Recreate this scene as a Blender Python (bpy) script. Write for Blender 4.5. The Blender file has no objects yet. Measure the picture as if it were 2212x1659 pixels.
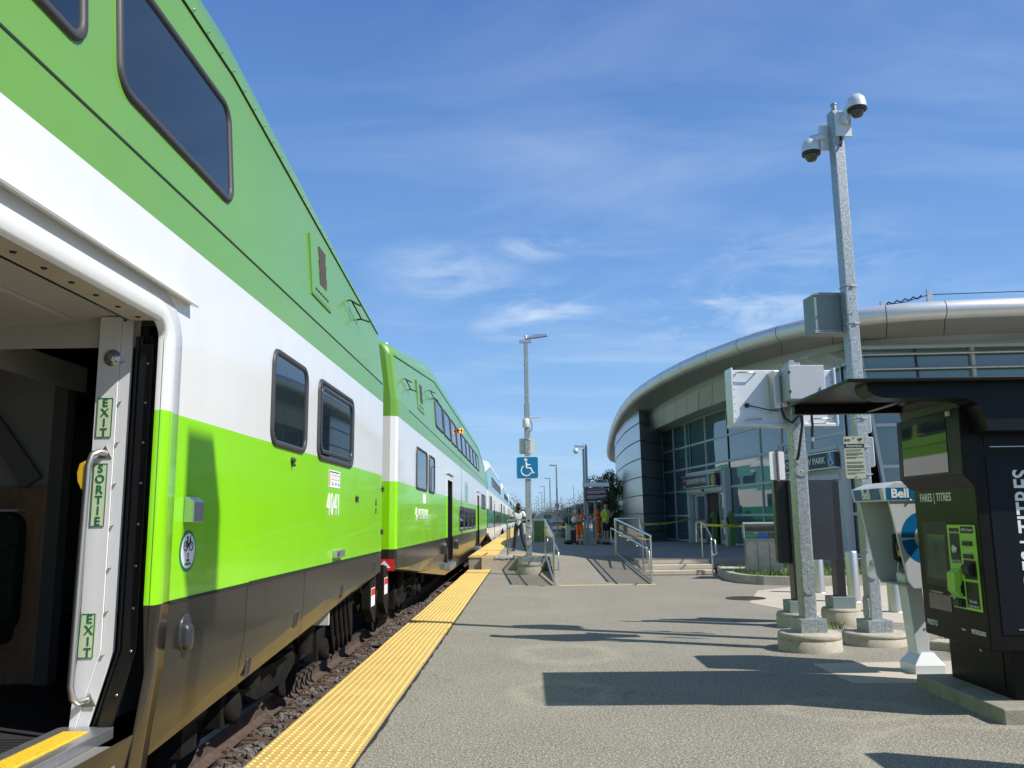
import bpy, bmesh, math, random
from mathutils import Vector, Matrix
R = math.radians
random.seed(7)
sc = bpy.context.scene
COL = sc.collection

# ------------------------------------------------ camera, sky, sun, exposure
cd = bpy.data.cameras.new('camera'); cam = bpy.data.objects.new('camera', cd); COL.objects.link(cam)
cd.sensor_width = 36; cd.lens = 36 * 1790 / 2212; cd.clip_start = 0.05; cd.clip_end = 3000
MX = ((0.99974094, 0.0149723, -0.01714324), (0.01930205, -0.15855253, 0.98716185), (-0.01206198, 0.98723702, 0.15880045))
cam.matrix_world = Matrix([[MX[0][0], MX[0][1], -MX[0][2], 0], [MX[1][0], MX[1][1], -MX[1][2], 0], [MX[2][0], MX[2][1], -MX[2][2], 1.55], [0, 0, 0, 1]])
sc.camera = cam
SUNV = Vector((1, -0.42, 1.10)).normalized()
sun_el = math.asin(SUNV.z); sun_az = math.atan2(SUNV.x, SUNV.y)
w = bpy.data.worlds.new('World'); sc.world = w; w.use_nodes = True
nt = w.node_tree; nt.nodes.clear()
def wn(t, **k):
    n = nt.nodes.new(t)
    for a, b in k.items(): setattr(n, a, b)
    return n
out = wn('ShaderNodeOutputWorld'); bg = wn('ShaderNodeBackground'); bg.inputs[1].default_value = 0.12
sky = wn('ShaderNodeTexSky', sky_type='NISHITA', sun_disc=False, sun_elevation=sun_el, sun_rotation=sun_az, altitude=0, air_density=1.25, dust_density=0.6, ozone_density=3.0)
WISPS = (((.045, .968, .245), .13, .85), ((.242, .943, .227), .20, .7), ((.011, .948, .318), .07, .6), ((-.092, .953, .288), .13, .5), ((-.015, .974, .228), .07, .6), ((.305, .91, .28), .2, .35))
# thin cirrus mixed over the sky by direction
tc = wn('ShaderNodeTexCoord'); sep = wn('ShaderNodeSeparateXYZ'); nt.links.new(tc.outputs['Generated'], sep.inputs[0])
mx = wn('ShaderNodeMath', operation='MAXIMUM'); nt.links.new(sep.outputs[2], mx.inputs[0]); mx.inputs[1].default_value = 0.03
addz = wn('ShaderNodeMath', operation='ADD'); nt.links.new(mx.outputs[0], addz.inputs[0]); addz.inputs[1].default_value = 0.12
comb = wn('ShaderNodeCombineXYZ')
for i in (0, 1):
    d = wn('ShaderNodeMath', operation='DIVIDE'); nt.links.new(sep.outputs[i], d.inputs[0]); nt.links.new(addz.outputs[0], d.inputs[1]); nt.links.new(d.outputs[0], comb.inputs[i])
mp = wn('ShaderNodeMapping'); mp.inputs['Rotation'].default_value = (0, 0, R(28)); mp.inputs['Scale'].default_value = (0.75, 1.9, 1); nt.links.new(comb.outputs[0], mp.inputs[0])
n1 = wn('ShaderNodeTexNoise'); n1.inputs['Scale'].default_value = 1.15; n1.inputs['Detail'].default_value = 9; n1.inputs['Roughness'].default_value = 0.56; n1.inputs['Distortion'].default_value = 0.5
n2 = wn('ShaderNodeTexNoise'); n2.inputs['Scale'].default_value = 0.45; n2.inputs['Detail'].default_value = 3
nt.links.new(mp.outputs[0], n1.inputs[0]); nt.links.new(comb.outputs[0], n2.inputs[0])
r1 = wn('ShaderNodeMapRange'); r1.inputs['From Min'].default_value = 0.47; r1.inputs['From Max'].default_value = 0.80; nt.links.new(n1.outputs[0], r1.inputs[0])
r2 = wn('ShaderNodeMapRange'); r2.inputs['From Min'].default_value = 0.40; r2.inputs['From Max'].default_value = 0.66; r2.inputs['To Min'].default_value = 0.12; r2.inputs['To Max'].default_value = 0.50; nt.links.new(n2.outputs[0], r2.inputs[0])
mm0 = wn('ShaderNodeMath', operation='MULTIPLY'); nt.links.new(r1.outputs[0], mm0.inputs[0]); nt.links.new(r2.outputs[0], mm0.inputs[1])
mp3 = wn('ShaderNodeMapping'); mp3.inputs['Rotation'].default_value = (0, R(14), 0); mp3.inputs['Scale'].default_value = (5, 5, 17); nt.links.new(tc.outputs['Generated'], mp3.inputs[0])
n3 = wn('ShaderNodeTexNoise'); n3.inputs['Scale'].default_value = 1.6; n3.inputs['Detail'].default_value = 8; n3.inputs['Roughness'].default_value = 0.6; n3.inputs['Distortion'].default_value = 0.6; nt.links.new(mp3.outputs[0], n3.inputs[0])
r3 = wn('ShaderNodeMapRange'); r3.inputs['From Min'].default_value = 0.42; r3.inputs['From Max'].default_value = 0.66; nt.links.new(n3.outputs[0], r3.inputs[0])
lastm = mm0.outputs[0]
for (dx_, dy_, dz_), sg, am in WISPS:   # a few small wisps low in the sky
    sb_ = wn('ShaderNodeVectorMath', operation='SUBTRACT'); nt.links.new(tc.outputs['Generated'], sb_.inputs[0]); sb_.inputs[1].default_value = (dx_, dy_, dz_)
    ms_ = wn('ShaderNodeVectorMath', operation='MULTIPLY'); nt.links.new(sb_.outputs[0], ms_.inputs[0]); ms_.inputs[1].default_value = (1 / sg, 1 / sg, 2.6 / sg)
    ln_ = wn('ShaderNodeVectorMath', operation='LENGTH'); nt.links.new(ms_.outputs[0], ln_.inputs[0])
    fr = wn('ShaderNodeMapRange', interpolation_type='SMOOTHSTEP'); fr.inputs['From Min'].default_value = 1.0; fr.inputs['From Max'].default_value = 0.1; fr.inputs['To Min'].default_value = 0; fr.inputs['To Max'].default_value = am; nt.links.new(ln_.outputs['Value'], fr.inputs[0])
    pr_ = wn('ShaderNodeMath', operation='MULTIPLY'); nt.links.new(fr.outputs[0], pr_.inputs[0]); nt.links.new(r3.outputs[0], pr_.inputs[1])
    mxm = wn('ShaderNodeMath', operation='MAXIMUM'); nt.links.new(lastm, mxm.inputs[0]); nt.links.new(pr_.outputs[0], mxm.inputs[1]); lastm = mxm.outputs[0]
mm = wn('ShaderNodeMath', operation='MAXIMUM'); nt.links.new(lastm, mm.inputs[0]); mm.inputs[1].default_value = 0.0
mixc = wn('ShaderNodeMix', data_type='RGBA'); nt.links.new(mm.outputs[0], mixc.inputs[0])
hsv = wn('ShaderNodeHueSaturation'); hsv.inputs['Saturation'].default_value = 1.0; hsv.inputs['Value'].default_value = 1.0
nt.links.new(sky.outputs[0], hsv.inputs['Color'])
ramp = wn('ShaderNodeValToRGB'); nt.links.new(sep.outputs[2], ramp.inputs[0]); ce = ramp.color_ramp.elements
ce[0].position = 0.0; ce[0].color = (.30, .50, .72, 1); ce[1].position = 1.0; ce[1].color = (.035, .085, .26, 1)
for p_, c_ in ((.12, (.205, .40, .70, 1)), (.28, (.125, .285, .60, 1)), (.56, (.065, .165, .44, 1))):
    e_ = ce.new(p_); e_.color = c_
sc8 = wn('ShaderNodeVectorMath', operation='SCALE'); sc8.inputs['Scale'].default_value = 1 / 0.12; nt.links.new(ramp.outputs[0], sc8.inputs[0])
mixs = wn('ShaderNodeMix', data_type='RGBA'); mixs.inputs[0].default_value = 0.85; nt.links.new(hsv.outputs[0], mixs.inputs[6]); nt.links.new(sc8.outputs[0], mixs.inputs[7])
nt.links.new(mixs.outputs[2], mixc.inputs[6]); mixc.inputs[7].default_value = (4.6, 5.4, 6.6, 1)
nt.links.new(mixc.outputs[2], bg.inputs[0]); nt.links.new(bg.outputs[0], out.inputs[0])
sl = bpy.data.lights.new('sun', 'SUN'); sl.energy = 4.6; sl.angle = R(0.5); sl.color = (1, 0.955, 0.88)
so = bpy.data.objects.new('sun', sl); COL.objects.link(so); so.rotation_euler = SUNV.to_track_quat('Z', 'Y').to_euler(); so.location = (20, -8, 30)
sc.view_settings.view_transform = 'Standard'; sc.view_settings.look = 'None'; sc.view_settings.exposure = 0.38; sc.view_settings.gamma = 1

# ------------------------------------------------ helpers
def surfmat(name, col, rough=0.6, metal=0.0, coat=0.0, ior=1.5, var=0.0, vscale=4.0, var2=None, bump=0.0, bscale=60.0, bdist=0.01, stretch=None, emit=None, alpha=1.0, trans=0.0, detail=4.0, spots=None, coords='Object', spec=None):
    m = bpy.data.materials.new(name); m.use_nodes = True
    t = m.node_tree; b = t.nodes['Principled BSDF']
    def N(k, **kw):
        n = t.nodes.new(k)
        for a, c in kw.items(): setattr(n, a, c)
        return n
    b.inputs['Base Color'].default_value = (*col, 1); b.inputs['Roughness'].default_value = rough; b.inputs['Metallic'].default_value = metal
    b.inputs['Coat Weight'].default_value = coat; b.inputs['Coat Roughness'].default_value = 0.04; b.inputs['IOR'].default_value = ior
    if spec is not None: b.inputs['Specular IOR Level'].default_value = spec
    if trans: b.inputs['Transmission Weight'].default_value = trans
    if alpha < 1: b.inputs['Alpha'].default_value = alpha
    if emit: b.inputs['Emission Color'].default_value = (*emit[0], 1); b.inputs['Emission Strength'].default_value = emit[1]
    v = None
    if var or bump or spots:
        tcn = N('ShaderNodeTexCoord'); v = tcn.outputs[coords]
        if stretch:
            mpn = N('ShaderNodeMapping'); mpn.inputs['Scale'].default_value = stretch; t.links.new(v, mpn.inputs[0]); v = mpn.outputs[0]
    last = None
    if var:
        nz = N('ShaderNodeTexNoise'); nz.inputs['Scale'].default_value = vscale; nz.inputs['Detail'].default_value = detail; nz.inputs['Roughness'].default_value = 0.62; t.links.new(v, nz.inputs[0])
        mr = N('ShaderNodeMapRange'); mr.inputs['From Min'].default_value = 0.3; mr.inputs['From Max'].default_value = 0.7; t.links.new(nz.outputs[0], mr.inputs[0])
        mxn = N('ShaderNodeMix', data_type='RGBA'); t.links.new(mr.outputs[0], mxn.inputs[0])
        c2 = var2 if var2 else tuple(c * (1 + var) for c in col); c1 = col if var2 else tuple(c * (1 - var) for c in col)
        mxn.inputs[6].default_value = (*c1, 1); mxn.inputs[7].default_value = (*c2, 1); last = mxn.outputs[2]
    if spots:   # (scale, threshold, colour, softness)
        for s_, th, cc, so_ in spots:
            nz = N('ShaderNodeTexNoise'); nz.inputs['Scale'].default_value = s_; nz.inputs['Detail'].default_value = 2 if s_ > 30 else 6; nz.inputs['Roughness'].default_value = 0.65; t.links.new(v, nz.inputs[0])
            mr = N('ShaderNodeMapRange'); mr.inputs['From Min'].default_value = th; mr.inputs['From Max'].default_value = th + so_; t.links.new(nz.outputs[0], mr.inputs[0])
            mxn = N('ShaderNodeMix', data_type='RGBA'); t.links.new(mr.outputs[0], mxn.inputs[0])
            if last is not None: t.links.new(last, mxn.inputs[6])
            else: mxn.inputs[6].default_value = (*col, 1)
            mxn.inputs[7].default_value = (*cc, 1); last = mxn.outputs[2]
    if last is not None: t.links.new(last, b.inputs['Base Color'])
    if bump:
        nz = N('ShaderNodeTexNoise'); nz.inputs['Scale'].default_value = bscale; nz.inputs['Detail'].default_value = 3; t.links.new(v, nz.inputs[0])
        bp = N('ShaderNodeBump'); bp.inputs['Strength'].default_value = bump; bp.inputs['Distance'].default_value = bdist; t.links.new(nz.outputs[0], bp.inputs['Height']); t.links.new(bp.outputs[0], b.inputs['Normal'])
        if coat: t.links.new(bp.outputs[0], b.inputs['Coat Normal'])
    return m

class MB:
    def __init__(s, o=(0, 0, 0)): s.v = []; s.f = []; s.m = []; s.s = []; s.o = Vector(o)
    def add(s, vs, fs, mat=0, smooth=False):
        n = len(s.v); s.v += [tuple(Vector(p) - s.o) for p in vs]
        for f in fs: s.f.append(tuple(n + i for i in f)); s.m.append(mat); s.s.append(smooth)
        return s
    def box(s, x0, x1, y0, y1, z0, z1, mat=0):
        return s.add([(x0, y0, z0), (x1, y0, z0), (x1, y1, z0), (x0, y1, z0), (x0, y0, z1), (x1, y0, z1), (x1, y1, z1), (x0, y1, z1)],
                     [(0, 3, 2, 1), (4, 5, 6, 7), (0, 1, 5, 4), (1, 2, 6, 5), (2, 3, 7, 6), (3, 0, 4, 7)], mat)
    def bar(s, a, b, w, h, mat=0):   # rectangular bar from a to b, w across (horizontal), h other way
        a, b = Vector(a), Vector(b); d = (b - a).normalized(); up = Vector((0, 0, 1)) if abs(d.z) < 0.9 else Vector((0, 1, 0))
        sd = d.cross(up).normalized(); u2 = sd.cross(d).normalized(); vs = []
        for p in (a, b):
            for i, j in ((-1, -1), (1, -1), (1, 1), (-1, 1)): vs.append(p + sd * (i * w / 2) + u2 * (j * h / 2))
        return s.add(vs, [(0, 1, 2, 3), (7, 6, 5, 4), (0, 4, 5, 1), (1, 5, 6, 2), (2, 6, 7, 3), (3, 7, 4, 0)], mat)
    def tube(s, pts, r, n=8, mat=0, closed=False):
        pts = [Vector(p) for p in pts]; k = len(pts); rs = r if isinstance(r, (list, tuple)) else [r] * k
        vs = []; fs = []; ref = None
        for i, p in enumerate(pts):
            if closed: d = pts[(i + 1) % k] - pts[i - 1]
            else: d = pts[min(i + 1, k - 1)] - pts[max(i - 1, 0)]
            d.normalize()
            if ref is None: ref = Vector((0, 0, 1)) if abs(d.z) < 0.9 else Vector((1, 0, 0))
            sd = d.cross(ref); sd = sd.normalized() if sd.length > 1e-5 else d.orthogonal().normalized(); u2 = sd.cross(d).normalized(); ref = u2
            for j in range(n):
                a = 2 * math.pi * j / n; vs.append(p + (sd * math.cos(a) + u2 * math.sin(a)) * rs[i])
        for i in range(k if closed else k - 1):
            i2 = (i + 1) % k
            for j in range(n): fs.append((i * n + j, i * n + (j + 1) % n, i2 * n + (j + 1) % n, i2 * n + j))
        s.add(vs, fs, mat, True)
        if not closed: s.add(vs[:n], [tuple(range(n))], mat); s.add(vs[-n:], [tuple(range(n))[::-1]], mat)
        return s
    def lathe(s, prof, c=(0, 0, 0), n=20, mat=0, axis='z', smooth=True):
        vs = []; fs = []; c = Vector(c)
        for r, z in prof:
            for j in range(n):
                a = 2 * math.pi * j / n; p = (r * math.cos(a), r * math.sin(a), z)
                if axis == 'x': p = (z, p[0], p[1])
                if axis == 'y': p = (p[0], z, p[1])
                vs.append(c + Vector(p))
        for i in range(len(prof) - 1):
            for j in range(n): fs.append((i * n + j, i * n + (j + 1) % n, (i + 1) * n + (j + 1) % n, (i + 1) * n + j))
        s.add(vs, fs, mat, smooth)
        if prof[0][0] > 1e-4: s.add(vs[:n], [tuple(range(n))[::-1]], mat)
        if prof[-1][0] > 1e-4: s.add(vs[-n:], [tuple(range(n))], mat)
        return s
    def prism(s, poly, a, b, axis='z', mat=0):   # poly of 2D points extruded from a to b along axis
        def P(q, t): return (q[0], q[1], t) if axis == 'z' else ((t, q[0], q[1]) if axis == 'x' else (q[0], t, q[1]))
        n = len(poly); vs = [P(q, a) for q in poly] + [P(q, b) for q in poly]
        return s.add(vs, [tuple(range(n))[::-1], tuple(range(n, 2 * n))] + [(i, (i + 1) % n, n + (i + 1) % n, n + i) for i in range(n)], mat)
    def loft(s, rings, mat=0, closed=True, smooth=True, caps=False):
        n = len(rings[0]); vs = [p for r in rings for p in r]; fs = []
        for i in range(len(rings) - 1):
            for j in range(n if closed else n - 1): fs.append((i * n + j, i * n + (j + 1) % n, (i + 1) * n + (j + 1) % n, (i + 1) * n + j))
        s.add(vs, fs, mat, smooth)
        if caps: s.add(rings[0], [tuple(range(n))[::-1]], mat); s.add(rings[-1], [tuple(range(n))], mat)
        return s
    def build(s, name, mats, parent=None, bevel=0, recalc=True, weld=False):
        me = bpy.data.meshes.new(name); me.from_pydata(s.v, [], s.f)
        if not isinstance(mats, (list, tuple)): mats = [mats]
        for m in mats: me.materials.append(m)
        me.polygons.foreach_set('material_index', s.m); me.polygons.foreach_set('use_smooth', s.s)
        if recalc or weld:
            bm = bmesh.new(); bm.from_mesh(me)
            if weld: bmesh.ops.remove_doubles(bm, verts=bm.verts, dist=1e-4)
            if recalc: bmesh.ops.recalc_face_normals(bm, faces=bm.faces)
            bm.to_mesh(me); bm.free()
        me.update()
        o = bpy.data.objects.new(name, me); COL.objects.link(o)
        if parent: o.parent = parent
        if bevel:
            bv = o.modifiers.new('bevel', 'BEVEL'); bv.width = bevel; bv.segments = 2; bv.limit_method = 'ANGLE'; bv.angle_limit = R(40)
        return o
def tag(o, label=None, cat=None, group=None, kind=None):
    if label: o['label'] = label
    if cat: o['category'] = cat
    if group: o['group'] = group
    if kind: o['kind'] = kind
    return o
def thing(name, label, cat, loc=(0, 0, 0), rz=0, group=None):
    o = bpy.data.objects.new(name, None); COL.objects.link(o); o.location = loc; o.rotation_euler = (0, 0, rz); o.empty_display_size = 0.2
    return tag(o, label, cat, group)
def copy_tree(o, parent=None):
    c = o.copy(); COL.objects.link(c); c.parent = parent
    for ch in list(o.children): copy_tree(ch, c)
    return c
def lettering(s, size, m, parent, loc, rot=(0, 0, 0), depth=0.002, weight=0.0, align='CENTER', sx=1.0, name='lettering', space=1.0):
    cu = bpy.data.curves.new('t', 'FONT'); cu.body = s; cu.size = size; cu.extrude = depth; cu.offset = weight; cu.align_x = align; cu.align_y = 'CENTER'; cu.space_character = space; cu.resolution_u = 3
    to = bpy.data.objects.new('t', cu); me = bpy.data.meshes.new_from_object(to); bpy.data.objects.remove(to); bpy.data.curves.remove(cu)
    me.materials.clear(); me.materials.append(m)
    for v in me.vertices: v.co.x *= sx
    o = bpy.data.objects.new(name, me); COL.objects.link(o); o.parent = parent; o.location = loc; o.rotation_euler = rot
    return o
FACE_W = (R(90), 0, R(-90))    # text read when looking towards +x (on a face whose normal is -x)
FACE_E = (R(90), 0, R(90))     # text on a face whose normal is +x
FACE_S = (R(90), 0, 0)         # text on a face whose normal is -y
def rrect(w, h, r, n=5, cx=0, cy=0):
    r = min(r, w / 2, h / 2); pts = []
    for sx, sy, a0 in ((1, -1, -90), (1, 1, 0), (-1, 1, 90), (-1, -1, 180)):
        for i in range(n + 1):
            a = R(a0 + 90 * i / n); pts.append((cx + sx * (w / 2 - r) + r * math.cos(a), cy + sy * (h / 2 - r) + r * math.sin(a)))
    return pts

# ------------------------------------------------ materials
M = {}
M['galv'] = surfmat('galvanised_steel', (0.33, 0.36, 0.37), 0.42, 0.55, var=0.25, vscale=26, detail=3, bump=0.1, bscale=40, spots=[(40, 0.56, (0.5, 0.53, 0.54), 0.05)])
M['steel'] = surfmat('brushed_steel', (0.58, 0.57, 0.54), 0.42, 1.0, bump=0.05, bscale=200, stretch=(1, 1, 0.1))
M['white'] = surfmat('train_white_paint', (0.71, 0.71, 0.69), 0.28, coat=0.6, var=0.03, vscale=1.5, stretch=(1, 2.5, 0.7), bump=0.05, bscale=2.2, bdist=0.02)
M['lime'] = surfmat('train_lime_paint', (0.255, 0.68, 0.001), 0.24, coat=0.45, var=0.04, vscale=1.2, bump=0.10, bscale=1.6, bdist=0.02)
M['apple'] = surfmat('train_upper_green_paint', (0.140, 0.325, 0.040), 0.3, coat=0.35, var=0.03, vscale=1.0, bump=0.04, bscale=1.8, bdist=0.02)
M['skirt'] = surfmat('train_charcoal_paint', (0.024, 0.021, 0.017), 0.17, coat=0.0, ior=1.29, var=0.15, vscale=3, bump=0.08, bscale=2.5, bdist=0.02)
M['teal'] = surfmat('train_teal_paint', (0.10, 0.36, 0.30), 0.28, coat=0.8, var=0.05, vscale=1.2)
M['dgreen'] = surfmat('train_dark_green_paint', (0.008, 0.20, 0.085), 0.25, coat=0.8, var=0.08, vscale=1.5)
M['oldwhite'] = surfmat('train_cream_white_paint', (0.70, 0.71, 0.67), 0.4, coat=0.3, var=0.07, vscale=2, stretch=(1, 3, .6))
M['rubber'] = surfmat('black_rubber', (0.028, 0.03, 0.034), 0.42, coat=0.2)
M['gasket'] = surfmat('grey_window_gasket', (0.05, 0.05, 0.052), 0.5, spec=0.35)
M['trainglass'] = surfmat('tinted_train_glass', (0.012, 0.02, 0.028), 0.015, ior=1.75, coat=0.0)
M['black'] = surfmat('black_paint', (0.012, 0.012, 0.013), 0.4, coat=0.2, var=0.2, vscale=4)
M['matte'] = surfmat('matte_black_underframe', (0.012, 0.011, 0.010), 0.85, spec=0.15, var=0.4, vscale=5, spots=[(9, 0.64, (0.035, 0.028, 0.022), 0.1)])
M['seam'] = surfmat('dark_seam', (0.01, 0.02, 0.008), 0.7)
M['alu'] = surfmat('aluminium', (0.55, 0.56, 0.57), 0.35, 0.85, var=0.12, vscale=8)
M['plainwhite'] = surfmat('white_paint', (0.78, 0.79, 0.80), 0.35, coat=0.3, var=0.04, vscale=3)
M['decal_white'] = surfmat('white_decal', (0.82, 0.82, 0.82), 0.4)
M['decal_black'] = surfmat('black_decal', (0.015, 0.015, 0.015), 0.5)
M['decal_cream'] = surfmat('cream_decal', (0.62, 0.70, 0.45), 0.45)
M['decal_green'] = surfmat('green_decal', (0.0, 0.16, 0.07), 0.45)
M['red'] = surfmat('red_decal', (0.55, 0.02, 0.02), 0.45)
M['beige'] = surfmat('beige_panel', (0.50, 0.46, 0.38), 0.6, var=0.06, vscale=3, spots=[(30, 0.68, (0.25, 0.2, 0.14), 0.05)])
M['greypanel'] = surfmat('grey_interior_panel', (0.52, 0.51, 0.48), 0.5, var=0.05, vscale=2)
M['darkpanel'] = surfmat('dark_interior_panel', (0.19, 0.19, 0.18), 0.6)
M['wood'] = surfmat('wood_laminate', (0.46, 0.29, 0.16), 0.5, var=0.15, vscale=6, stretch=(8, 1, 1))
M['seatcloth'] = surfmat('dark_green_seat_cloth', (0.012, 0.03, 0.014), 0.85, var=0.5, vscale=30)
M['floormat'] = surfmat('ribbed_floor_mat', (0.03, 0.03, 0.032), 0.6)
M['yellow'] = surfmat('tactile_yellow', (0.56, 0.375, 0.125), 0.75, var=0.12, vscale=2.5, bump=0.25, bscale=240, bdist=0.003, spots=[(3.0, 0.54, (0.42, 0.30, 0.12), 0.25), (11, 0.64, (0.28, 0.20, 0.10), 0.10), (90, 0.72, (0.25, 0.17, 0.08), 0.04)])
M['dome_yellow'] = surfmat('tactile_dome_yellow', (0.78, 0.56, 0.15), 0.6, var=0.08, vscale=8, spots=[(5, 0.58, (0.60, 0.42, 0.14), 0.2)])
M['asphalt'] = surfmat('exposed_aggregate_asphalt', (0.240, 0.220, 0.178), 0.88, var=0.10, vscale=0.9, bump=1.0, bscale=60, bdist=0.012,
                       spots=[(46, 0.50, (0.125, 0.112, 0.085), 0.10), (0.55, 0.50, (0.27, 0.245, 0.19), 0.35), (2.2, 0.68, (0.31, 0.285, 0.225), 0.15), (1.4, 0.64, (0.16, 0.148, 0.122), 0.25), (58, 0.57, (0.50, 0.46, 0.375), 0.06), (95, 0.61, (0.56, 0.52, 0.43), 0.05), (75, 0.64, (0.05, 0.045, 0.038), 0.05)])
def marks(m, rings, crack=0.35):   # worn ring-shaped stains and hairline cracks that belong to the paving
    t = m.node_tree; b = t.nodes['Principled BSDF']; src = b.inputs['Base Color'].links[0].from_socket
    def N(k, **kw):
        n = t.nodes.new(k)
        for a, c in kw.items(): setattr(n, a, c)
        return n
    def MA(op, a, b_=None):
        n = N('ShaderNodeMath', operation=op)
        for i, q in enumerate((a, b_)):
            if q is None: continue
            if hasattr(q, 'links'): t.links.new(q, n.inputs[i])
            else: n.inputs[i].default_value = q
        return n.outputs[0]
    tc_ = N('ShaderNodeTexCoord').outputs['Object']; nz = N('ShaderNodeTexNoise'); nz.inputs['Scale'].default_value = 3.5; nz.inputs['Detail'].default_value = 5; t.links.new(tc_, nz.inputs[0])
    tot = None
    for cx, cy, rx, ry, w_ in rings:
        sb = N('ShaderNodeVectorMath', operation='SUBTRACT'); t.links.new(tc_, sb.inputs[0]); sb.inputs[1].default_value = (cx, cy, 0)
        ml = N('ShaderNodeVectorMath', operation='MULTIPLY'); t.links.new(sb.outputs[0], ml.inputs[0]); ml.inputs[1].default_value = (1 / rx, 1 / ry, 0)
        le = N('ShaderNodeVectorMath', operation='LENGTH'); t.links.new(ml.outputs[0], le.inputs[0])
        d = MA('ADD', le.outputs['Value'], MA('MULTIPLY', MA('SUBTRACT', nz.outputs[0], 0.5), 0.9)); d = MA('ABSOLUTE', MA('SUBTRACT', d, 1.0)); v = MA('MAXIMUM', MA('SUBTRACT', 1.0, MA('DIVIDE', d, w_)), 0.0)
        tot = v if tot is None else MA('MAXIMUM', tot, v)
    f = MA('MULTIPLY', MA('MULTIPLY', tot, nz.outputs[0]), 0.52)
    mx1 = N('ShaderNodeMix', data_type='RGBA'); t.links.new(f, mx1.inputs[0]); t.links.new(src, mx1.inputs[6]); mx1.inputs[7].default_value = (0.46, 0.43, 0.30, 1)
    vo = N('ShaderNodeTexVoronoi', feature='DISTANCE_TO_EDGE'); vo.inputs['Scale'].default_value = crack
    ad = N('ShaderNodeVectorMath', operation='ADD'); t.links.new(tc_, ad.inputs[0]); t.links.new(nz.outputs[1], ad.inputs[1]); t.links.new(ad.outputs[0], vo.inputs[0])
    c = MA('MAXIMUM', MA('SUBTRACT', 1.0, MA('DIVIDE', vo.outputs[0], 0.0035)), 0.0); n2_ = N('ShaderNodeTexNoise'); n2_.inputs['Scale'].default_value = 0.4; t.links.new(tc_, n2_.inputs[0])
    c = MA('MULTIPLY', c, MA('GREATER_THAN', n2_.outputs[0], 0.50)); mx2 = N('ShaderNodeMix', data_type='RGBA'); t.links.new(MA('MULTIPLY', c, 0.7), mx2.inputs[0]); t.links.new(mx1.outputs[2], mx2.inputs[6]); mx2.inputs[7].default_value = (0.05, 0.045, 0.035, 1)
    t.links.new(mx2.outputs[2], b.inputs['Base Color'])
marks(M['asphalt'], [(.28, 7.72, .42, .50, .30), (.40, 9.9, .55, .6, .4), (3.1, 5.7, 1.0, .75, .16), (2.55, 7.0, .5, .35, .3)])
M['concrete'] = surfmat('cast_concrete', (0.40, 0.365, 0.29), 0.88, var=0.18, vscale=4, bump=0.4, bscale=50, spots=[(32, 0.66, (0.13, 0.11, 0.08), 0.03), (3.2, 0.52, (0.30, 0.27, 0.19), 0.2), (7, 0.62, (0.50, 0.47, 0.40), 0.1)])
M['paleconcrete'] = surfmat('pale_concrete_paving', (0.47, 0.42, 0.33), 0.88, var=0.08, vscale=2, bump=0.25, bscale=90, spots=[(3, 0.6, (0.36, 0.33, 0.27), 0.25)])
M['greyconcrete'] = surfmat('grey_concrete_terrace', (0.27, 0.26, 0.245), 0.85, var=0.1, vscale=1.2, bump=0.2, bscale=80)
M['ballast'] = surfmat('crushed_stone', (0.09, 0.078, 0.07), 0.9, var=0.45, vscale=9, bump=0.6, bscale=60, coords='Object')
M['stone'] = surfmat('ballast_stone', (0.115, 0.102, 0.095), 0.85, var=0.55, vscale=5, detail=8)
M['tie'] = surfmat('weathered_tie_wood', (0.085, 0.058, 0.045), 0.9, var=0.35, vscale=6, stretch=(1, 9, 3), bump=0.6, bscale=30, spots=[(5, 0.58, (0.15, 0.085, 0.05), 0.15)])
M['rust'] = surfmat('rusty_steel', (0.10, 0.07, 0.055), 0.75, 0.2, var=0.3, vscale=12, bump=0.3, bscale=60)
M['railtop'] = surfmat('polished_rail_head', (0.45, 0.42, 0.40), 0.3, 0.9, var=0.1, vscale=10)
M['grass'] = surfmat('grass_ground', (0.085, 0.12, 0.035), 0.95, var=0.3, vscale=0.6, bump=0.5, bscale=30)
# ------------------------------------------------ ground, platform, track
def st(o): return tag(o, kind='structure')
b = MB(); b.add([(-900, -200, -.62), (900, -200, -.62), (900, 1500, -.62), (-900, 1500, -.62)], [(0, 1, 2, 3)]); st(b.build('ground', M['grass']))
b = MB(); b.box(-1.80, 30, -8, 19.3, -.6, 0); b.box(2.9, 30, 19.3, 40, -.6, 0); b.box(-1.8, .62, 19.3, 25.4, -.6, 0); b.box(.62, 2.9, 19.3, 19.35, -.6, 0); st(b.build('platform', M['asphalt'], recalc=False))
# upper level, stairs and ramp
b = MB(); b.box(-1.80, 60, 25.4, 170, -.55, .38); b.box(2.9, 4.86, 23.05, 25.4, -.3, .381, 0); st(b.build('upper_platform', M['greyconcrete']))
b = MB()
b.add([(.62, 19.35, .003), (2.9, 19.35, .003), (2.9, 25.4, .383), (.62, 25.4, .383)], [(0, 1, 2, 3)]); st(b.build('ramp', M['asphalt'], recalc=False))
b = MB()
for i in range(3): b.box(2.95, 4.86, 22.25 + .32 * i, 23.3, 0.004 if i == 0 else .127 * i, .127 * (i + 1) + (.004 if i == 2 else 0))
o = st(b.build('steps', M['paleconcrete'], bevel=.02))
b = MB(); b.box(2.95, 4.86, 22.25 + .64 - .006, 22.9 + .09, .386, .39); st(b.build('step_nosing', surfmat('worn_orange_nosing', (.42, .25, .10), .8, var=.1), recalc=False))
b = MB(); b.box(.66, 2.86, 19.28, 19.40, .001, .010); st(b.build('painted_line', surfmat('worn_yellow_line', (.62, .53, .28), .8, var=.15, vscale=8), recalc=False))
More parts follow.
